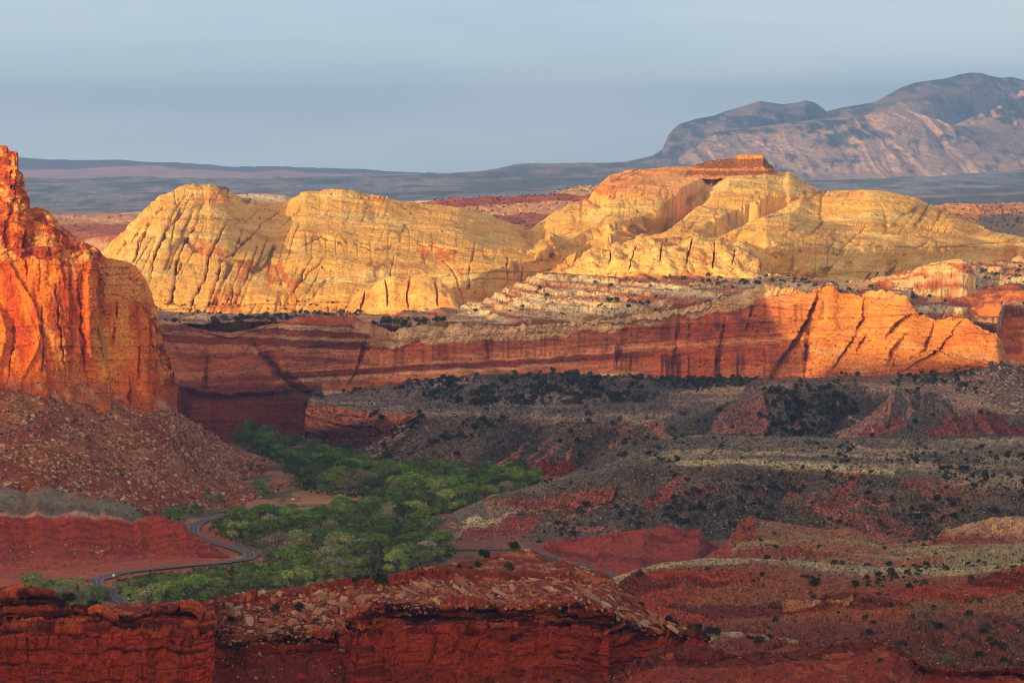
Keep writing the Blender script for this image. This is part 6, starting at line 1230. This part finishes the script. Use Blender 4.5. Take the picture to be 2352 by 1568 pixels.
def w_tal(px, py, L): return (.35 + .9 * sm(-.3, .2, nz(px, py, 60, 31)) + .5 * sm(200, 420, px)) * (L.T[..., :] > .9)
rs = [rubble(TL, 9500, w_tal, rockc, .35, 2.2, 61), rubble(TL, 1300, w_tal, rockc, 1.3, 3.2, 62),
      rubble(U, 2600, lambda px, py, L: inpoly(px, py, [(2150, 880), (2240, 850), (2420, 830), (2420, 960), (2290, 950), (2200, 920)]) * 3. + inpoly(px, py, [(990, 875), (1060, 852), (1120, 858), (1060, 885), (980, 892)]) * 3 + inpoly(px, py, [(900, 985), (960, 960), (940, 990), (850, 1060), (800, 1075), (840, 1030)]) * 2.5 + .7 * inpoly(px, py, [(2000, 880), (2200, 870), (2200, 910), (2000, 895)]), [(.4, .27, .18), (.33, .2, .13), (.45, .33, .24)], .5, 2.2, 63),
      rubble(FR, 6500, lambda px, py, L: (L.T > 2.9) * (L.T < 4.3) * (px > 500) * 3. + .3 * (L.T < .85) + .5 * (px > 508) * (px < 790) * (L.T > 1) + (L.T > 4.8) * (px > 1040) * 1., [(.33, .12, .07), (.38, .19, .11), (.26, .08, .045), (.42, .26, .17)], .12, .95, 64, 2.2),
      rubble(M_, 11000, lambda px, py, L: .3 + (L.T > .8) * (L.T < 2.9) * 1., [(.16, .14, .125), (.3, .25, .2), (.05, .045, .042), (.04, .037, .035)], .35, 1.2, 65), rubble(U, 9000, lambda px, py, L: .3 + (L.T > .8) * (L.T < 3.9) * 1., [(.16, .14, .125), (.3, .24, .19), (.05, .045, .042), (.04, .037, .035)], .4, 1.3, 75), rubble(H1, 2500, lambda px, py, L: 1. + 0 * px, [(.3, .2, .13), (.1, .07, .05), (.4, .3, .2)], .2, .8, 76), rubble(H2, 1500, lambda px, py, L: 1. * (py > 1320), [(.3, .16, .1), (.36, .22, .15)], .2, .8, 66), rubble(FT, 700, lambda px, py, L: 1. + 0 * px, [(.34, .15, .09), (.28, .1, .06)], .12, .6, 67),
      rubble(B_, 1600, lambda px, py, L: (py > 640) * 1., [(.6, .42, .26), (.5, .3, .18)], .6, 2.4, 68), rubble(LAND['mound'], 260, lambda px, py, L: (py > 1230) * 1., rockc[:1] + rockc[3:5], .3, 1.0, 69), rubble(DM, 500, lambda px, py, L: (py > 700) * (px < 1060) * 1., [(.6, .45, .28)], .8, 2.4, 70)]
M_rub = rock_mat('rubble_rock', .5, 2.0, .3, .2, dist=.2)
scatter('rubble', np.concatenate([a[0] for a in rs]), [b[1] for b in BT], np.concatenate([a[1] for a in rs]), np.concatenate([a[2] for a in rs]), M_rub, 35, .1, 'countless broken stones on the talus and ledges', tilt=True)
def boulder(P, s, col, lab, grp, rot=None, k=None):
    o = link('boulder', BT[rng.randint(12) if k is None else k][0], lab, 'boulder', grp); o.location = P; o.scale = s
    o.rotation_euler = rot if rot is not None else (rng.normal() * .35, rng.normal() * .35, rng.rand() * 6.28); o.color = (*col, 1); return o
for px_, py_, w_, h_, col, lab in [(392, 1040, 6.5, 4.2, (.5, .33, .2), 'largest pale tan boulder in the middle of the talus'), (380, 1022, 4.5, 3, (.36, .13, .07), 'rust-red slab leaning on the largest talus boulder'), (290, 968, 6.5, 3.0, (.5, .36, .24), 'long pale slab high on the talus'), (262, 962, 4, 2.5, (.46, .32, .2), 'pale block left of the long talus slab'), (402, 1072, 5, 3.4, (.34, .12, .06), 'big red angular block below the largest talus boulder'), (398, 1094, 3, 2.6, (.6, .48, .34), 'white block under the big red talus block'), (440, 1082, 3.6, 4.5, (.5, .36, .24), 'upright pale block right of the red talus block'), (94, 1086, 3, 3, (.34, .12, .06), 'red boulder at the left foot of the talus'), (124, 1095, 3.4, 2.4, (.58, .45, .32), 'white pair boulder beside the red one at left'), (88, 1010, 3.4, 2.6, (.55, .42, .3), 'pale round boulder on the left talus'),
                                  (133, 1018, 2, 6, (.36, .15, .08), 'tall rust pillar standing in the left talus'), (320, 955, 3.6, 3, (.34, .14, .08), 'square brown block near the cliff foot'), (690, 1146, 5, 3, (.3, .09, .05), 'dark red boulder near the stone cabin'), (474, 1060, 4.2, 3, (.42, .26, .16), 'tan wedge boulder on the right talus'), (650, 1062, 6, 1.8, (.55, .4, .28), 'long pale slab on the talus tip')]:
    L_ = TL; P = L_.near(px_, py_) if py_ != 1146 else pz(649, 1147, -244.5); boulder(tuple(P), (w_ * .55, w_ * .4, h_ * .5), col, lab, 'big talus boulders', (rng.normal() * .15, rng.normal() * .2, rng.normal() * .3))
nb = 0
P, s_, c_, kx, ky = rubble(TL, 90, w_tal, rockc, 1.6, 3.4, 72, 2.0)
for q in range(90):
    tone_ = 'pale' if c_[q].sum() > .75 else 'rust'; place = ('left' if kx[q] < 220 else 'middle' if kx[q] < 430 else 'right') + (' upper' if ky[q] < 1030 else ' lower'); szw = 'large' if s_[q] > 2.4 else 'medium'
    lab = f'{szw} {tone_} angular boulder on the {place} part of the talus'
    boulder(tuple(P[q]), (s_[q], s_[q] * .8, s_[q] * .75), tuple(c_[q]), lab, lab + ' group')
# foreground slabs tumbled on the slope
P, s_, c_, kx, ky = rubble(FR, 172, lambda px, py, L: (L.T > 3.02) * (L.T < 4.0) * 1. * (px > 506) * (px < 1600) + 1.2 * inpoly(px, py, [(1400, 1345), (1440, 1370), (1560, 1450), (1500, 1460), (1420, 1410)]), [(.4, .24, .15), (.34, .14, .08), (.3, .1, .06), (.48, .32, .2), (.38, .2, .12)], 1.1, 2.9, 74, 1.3)
for q in range(172):
    slab = kx[q] > 930; tone_ = 'pale' if c_[q].sum() > .68 else 'rust'
    place = 'between the cliff and butte' if kx[q] < 800 else 'left of the butte top' if kx[q] < 950 else 'in the slab jumble on the butte' if kx[q] < 1380 else 'on the right flank of the butte'
    szw = 'large' if s_[q] > 1.9 else 'medium' if s_[q] > 1.3 else 'small'
    lab = f'{szw} {tone_} {"tilted slab" if slab else "block"} {place}'
    sc_ = (s_[q] * 1.55, s_[q] * .9, s_[q] * .6) if slab else (s_[q] * 1.25, s_[q], s_[q] * .95)
    rt = (rng.normal() * .2, .55 + rng.normal() * .25, rng.normal() * .3) if slab else (rng.normal() * .3, rng.normal() * .4, rng.rand() * 6)
    boulder(tuple(P[q] + np.array([0, -s_[q] * .3, s_[q] * .12])), sc_, tuple(c_[q] * .9), lab, lab + ' group', rt)
for px_, py_, w_, h_, col, lab in [(602, 1365, 4, 5, (.42, .24, .15), 'squarish tan block at the left of the boulder slope'), (640, 1372, 2.6, 6, (.4, .25, .17), 'upright slab second from left on the boulder slope'), (745, 1372, 8.5, 5, (.44, .28, .19), 'largest tilted pale slab on the boulder slope'), (705, 1402, 6.5, 5.5, (.4, .23, .15), 'rounded pale boulder below the largest slab'), (545, 1408, 3.5, 4.6, (.44, .27, .18), 'leaning pale block at the cliff gap'), (570, 1412, 3, 3.6, (.42, .25, .16), 'small cube block beside the leaning pale block'), (615, 1420, 5, 3.4, (.36, .21, .14), 'grey-brown block low on the boulder slope'), (780, 1400, 4, 4, (.34, .22, .16), 'grey block right of the rounded boulder'), (1745, 1446, 8, 2.8, (.36, .2, .12), 'flat perched slab on the saddle outcrop'), (1735, 1462, 9, 4, (.2, .08, .05), 'dark rock outcrop under the perched slab')]:
    L_ = SD if px_ > 1500 else FR; P = L_.near(px_, py_); boulder(tuple(P), (w_ * .55, w_ * .42, h_ * .5), col, lab, 'big foreground boulders', (rng.normal() * .15, rng.normal() * .15, rng.normal() * .3))
for px_, py_, w_, col, lab in [(236, 1267, 5, (.5, .36, .26), 'pale boulder right in the small trio on the red slope'), (222, 1270, 4.5, (.46, .32, .22), 'pale boulder middle in the small trio on the red slope'), (208, 1268, 3, (.46, .32, .22), 'pale boulder left in the small trio on the red slope'), (150, 1260, 3.5, (.45, .3, .2), 'lone pale stone on the red slope left of the trio'), (193, 1310, 4, (.5, .36, .26), 'pale stone above the road bend'), (68, 1254, 3.4, (.5, .36, .24), 'pale stone in the left gully of the red slope'), (75, 1264, 3, (.5, .36, .24), 'second pale stone lower in the left gully'), (342, 1252, 4, (.3, .12, .08), 'dark fallen slab on the red slope')]:
    P = LAND['mound'].near(px_, py_); boulder(tuple(P), (w_ * .5, w_ * .4, w_ * .32), col, lab, 'stones on the red slope')

# ================================================================== CABIN, SIGNS, POLES
def box_bm(bm, x0, x1, y0, y1, z0, z1, tx=0):
    vs = [bm.verts.new(v) for v in ((x0, y0, z0), (x1, y0, z0), (x1, y1, z0), (x0, y1, z0), (x0 + tx, y0, z1), (x1 - tx, y0, z1), (x1 - tx, y1, z1), (x0 + tx, y1, z1))]
    for f in ((0, 3, 2, 1), (4, 5, 6, 7), (0, 1, 5, 4), (1, 2, 6, 5), (2, 3, 7, 6), (3, 0, 4, 7)): bm.faces.new([vs[i] for i in f])
def part(name, boxes, mat, parent, poly=None):
    bm = bmesh.new()
    for b in boxes: box_bm(bm, *b)
    if poly:
        for pl in poly: bm.faces.new([bm.verts.new(v) for v in pl])
    me = bpy.data.meshes.new(name); bm.to_mesh(me); bm.free(); me.materials.append(mat)
    return link(name, me, parent=parent)
def root(name, P, label, cat, group=None, rz=0):
    o = bpy.data.objects.new(name, None); COLL.objects.link(o); o.location = P; o.rotation_euler.z = rz; o['label'] = label; o['category'] = cat
    if group: o['group'] = group
    return o
M_stone = rock_mat('cabin_stone', 1.2, 4.0, .5, .35, src='obj', dist=.1); M_shingle = plain_mat('weathered_shingles', (.20, .15, .14), .9); M_darkw = plain_mat('dark_window', (.02, .02, .025), .3); M_wood = plain_mat('weathered_wood', (.14, .09, .06)); M_steel = plain_mat('grey_steel', (.3, .3, .3), .5)
M_ysign = plain_mat('yellow_sign_face', (.85, .42, .01), .5); M_gsign = plain_mat('green_sign_face', (.0, .30, .13), .5); M_wsign = plain_mat('white_sign_face', (.85, .85, .85), .5); M_rsign = plain_mat('red_sign_face', (.5, .06, .04), .5); M_bsign = plain_mat('brown_sign_face', (.13, .05, .03), .7); M_blk = plain_mat('black_symbol', (.01, .01, .01), .6)
q = pz(681, 1148, -245.0)
R = root('stone_cabin', tuple(q), 'little brown stone cabin with a gabled roof in a clearing of the grove', 'cabin')
wl_ = part('wall', [(-2.9, 2.9, 0, 4, -.3, 2.6)], M_stone, R, [[(-2.9, 0, 2.6), (-2.9, 4, 2.6), (-2.9, 2, 4.6)], [(2.9, 0, 2.6), (2.9, 2, 4.6), (2.9, 4, 2.6)]]); wl_.color = (.34, .17, .10, 1)
rf = part('roof', [], M_shingle, R, [[(-3.2, -.4, 2.45), (3.2, -.4, 2.45), (3.2, 2, 4.85), (-3.2, 2, 4.85)], [(-3.2, 4.4, 2.45), (-3.2, 2, 4.85), (3.2, 2, 4.85), (3.2, 4.4, 2.45)], [(-3.2, -.4, 2.3), (3.2, -.4, 2.3), (3.2, -.4, 2.45), (-3.2, -.4, 2.45)]])
ch_ = part('chimney', [(-2.3, -1.7, 1.7, 2.3, 4.5, 5.6)], M_stone, rf); ch_.color = (.45, .3, .22, 1)
part('window', [(-2.0, -1.2, -.06, .02, 1.0, 1.9)], M_darkw, R); part('door', [(.5, 1.3, -.06, .02, -.2, 1.9)], M_wood, R); part('window', [(1.9, 2.5, -.06, .02, 1.0, 1.9)], M_darkw, R)
q = pz(673, 1148, -245.0); R = root('parked_trailer', tuple(q), 'small pale box trailer parked at the left end of the stone cabin', 'trailer')
part('body', [(-1.1, 1.1, -.6, .8, .4, 1.2)], M_wsign, R); part('wheel', [(-.7, -.3, -.7, .9, 0, .5)], M_blk, R); part('wheel', [(.3, .7, -.7, .9, 0, .5)], M_blk, R)
def sign(name, px, py, z0, label, faces, post, cat='sign', group=None, rz=0):
    q = pz(px, py, -245.0); R = root(name, tuple(q), label, cat, group, rz)
    part('post', post, M_steel if 'wood' not in label else M_wood, R)
    return R
R = sign('curve_sign', 268, 1358, 0, 'yellow diamond curve warning sign with a small speed plate below', None, [(-.06, .06, 0, .12, 0, 4.2)])
part('diamond_panel', [], M_ysign, R, [[(0, -.05, 2.4), (.95, -.05, 3.35), (0, -.05, 4.3), (-.95, -.05, 3.35)]])
part('arrow', [(-.09, .09, -.1, -.06, 2.85, 3.5), (-.09, .35, -.1, -.06, 3.5, 3.66)], M_blk, R); part('speed_plate', [(-.5, .5, -.07, -.02, 1.45, 2.25)], M_ysign, R)
R = sign('guide_sign', 298, 1384, 0, 'wide green road sign with white lettering beside the lower road', None, [(-1.0, -.9, 0, .12, 0, 2.9), (.9, 1.0, 0, .12, 0, 2.9)])
gp = part('panel', [(-1.35, 1.35, -.07, 0, 1.9, 2.95)], M_gsign, R); part('lettering', [(-1.15, -.2, -.1, -.075, 2.5, 2.7), (-1.15, -.35, -.1, -.075, 2.15, 2.33)], M_wsign, R)
R = sign('stop_sign_back', 314, 1386, 0, 'small red and white sign right of the green road sign', None, [(-.05, .05, 0, .1, 0, 2.9)])
part('panel', [(-.42, .42, -.06, 0, 2.0, 2.85)], M_rsign, R); part('plate', [(-.22, .22, -.1, -.065, 2.2, 2.6)], M_wsign, R)
R = sign('white_sign', 261, 1331, 0, 'square white road sign on a thin post in the upper bend', None, [(-.05, .05, 0, .1, 0, 3.4)])
part('panel', [(-.62, .62, -.06, 0, 2.2, 3.4)], M_wsign, R)
R = sign('brown_sign', 210, 1338, 0, 'dark brown wooden park sign by the pull-out', None, [(-.8, -.65, 0, .15, 0, 2), (.65, .8, 0, .15, 0, 2)])
part('panel', [(-1.0, 1.0, -.07, 0, .7, 2.1)], M_bsign, R)
for k, (a, b) in enumerate([(287, 1390), (286, 1383), (296, 1391), (325, 1395), (233, 1349), (526, 1190), (577, 1292), (582, 1268)]):
    q = pz(a, b, -245.0); R = root('delineator_post', tuple(q), 'slim white roadside marker post ' + ('near the green sign', 'just above the one by the green sign', 'right under the green sign', 'at the far right end of the lower road', 'inside the upper bend', 'at the far bend by the grove', 'beyond the hairpin tip', 'outside the hairpin')[k], 'marker post', 'white marker posts along the road')
    part('post', [(-.09, .09, 0, .1, 0, 1.25)], M_wsign, R); part('reflector', [(-.09, .09, -.05, -.01, .95, 1.15)], M_ysign if k % 2 else M_rsign, R)
for k, (a, b, h_) in enumerate([(979, 1186, 11), (1023, 1182, 7.5), (1163, 1248, 10)]):
    q = pz(a, b, -245.0); R = root('utility_pole', tuple(q), ('tall pale utility pole at the right edge of the grove', 'short dark utility pole right of the tall pale one', 'utility pole on the flat below the badland slope')[k], 'utility pole', 'wooden utility poles')
    v_, f_ = tube([(0, 0, -.3), (0, 0, h_)], [.22, .15], 6); link('post', mesh_np('post', v_, f_, plain_mat('pole_wood', (.3, .24, .16) if k == 0 else (.12, .08, .06))), parent=R)
    part('crossarm', [(-1.2, 1.2, -.08, .08, h_ - .9, h_ - .7)], M_wood, R)
fp = [(548 + 7.5 * k, 1240 + 2.9 * k) for k in range(12)]
q0 = pz(*fp[0], -245.0); R = root('rail_fence', tuple(q0), 'weathered wire fence on wooden posts between the road and the grove', 'fence')
pos = [pz(a, b, -245.0) - q0 for a, b in fp]
for p_ in pos: part('fence_post', [(p_[0] - .1, p_[0] + .1, p_[1] - .1, p_[1] + .1, 0, 1.7)], M_wood, R)
for zz in (.6, 1.3):
    segs = []
    for a_, b_ in zip(pos[:-1], pos[1:]): segs.append([(a_[0], a_[1], zz), (b_[0], b_[1], zz), (b_[0], b_[1], zz + .08), (a_[0], a_[1], zz + .08)])
    part('rail', [], M_wood, R, segs)
q = pz(676, 1280, -245.0); R = root('picnic_table', tuple(q), 'dark wooden picnic table on the bare patch in the grove', 'table')
part('tabletop', [(-1.2, 1.2, -.4, .4, .95, 1.05)], M_wood, R)
for dx in (-.9, .9): part('leg', [(dx - .08, dx + .08, -.6, .6, 0, .95)], M_wood, R)
for dy in (-.85, .75): part('bench_seat', [(-1.2, 1.2, dy - .15, dy + .15, .5, .58)], M_wood, R)

# ================================================================== HAZE
V = np.array([(sx * 60000 if sx > 0 else -60000, -9500 if sy < 0 else 54000, z_) for z_ in (-331, 900) for sy in (-1, 1) for sx in (-1, 1)], float)
Fq = np.array([(0, 2, 3, 1), (4, 5, 7, 6), (0, 1, 5, 4), (2, 6, 7, 3), (0, 4, 6, 2), (1, 3, 7, 5)])
hm = bpy.data.materials.new('haze'); hm.use_nodes = True; hn = hm.node_tree
hn.nodes.remove(hn.nodes['Principled BSDF']); pv = hn.nodes.new('ShaderNodeVolumePrincipled')
pv.inputs['Color'].default_value = (.32, .55, 1.0, 1); pv.inputs['Density'].default_value = 3.4e-5; pv.inputs['Anisotropy'].default_value = 0.3
hn.links.new(pv.outputs[0], hn.nodes['Material Output'].inputs['Volume'])
link('haze', mesh_np('haze', V, Fq, hm), 'thin blue evening haze filling the air', kind='stuff')
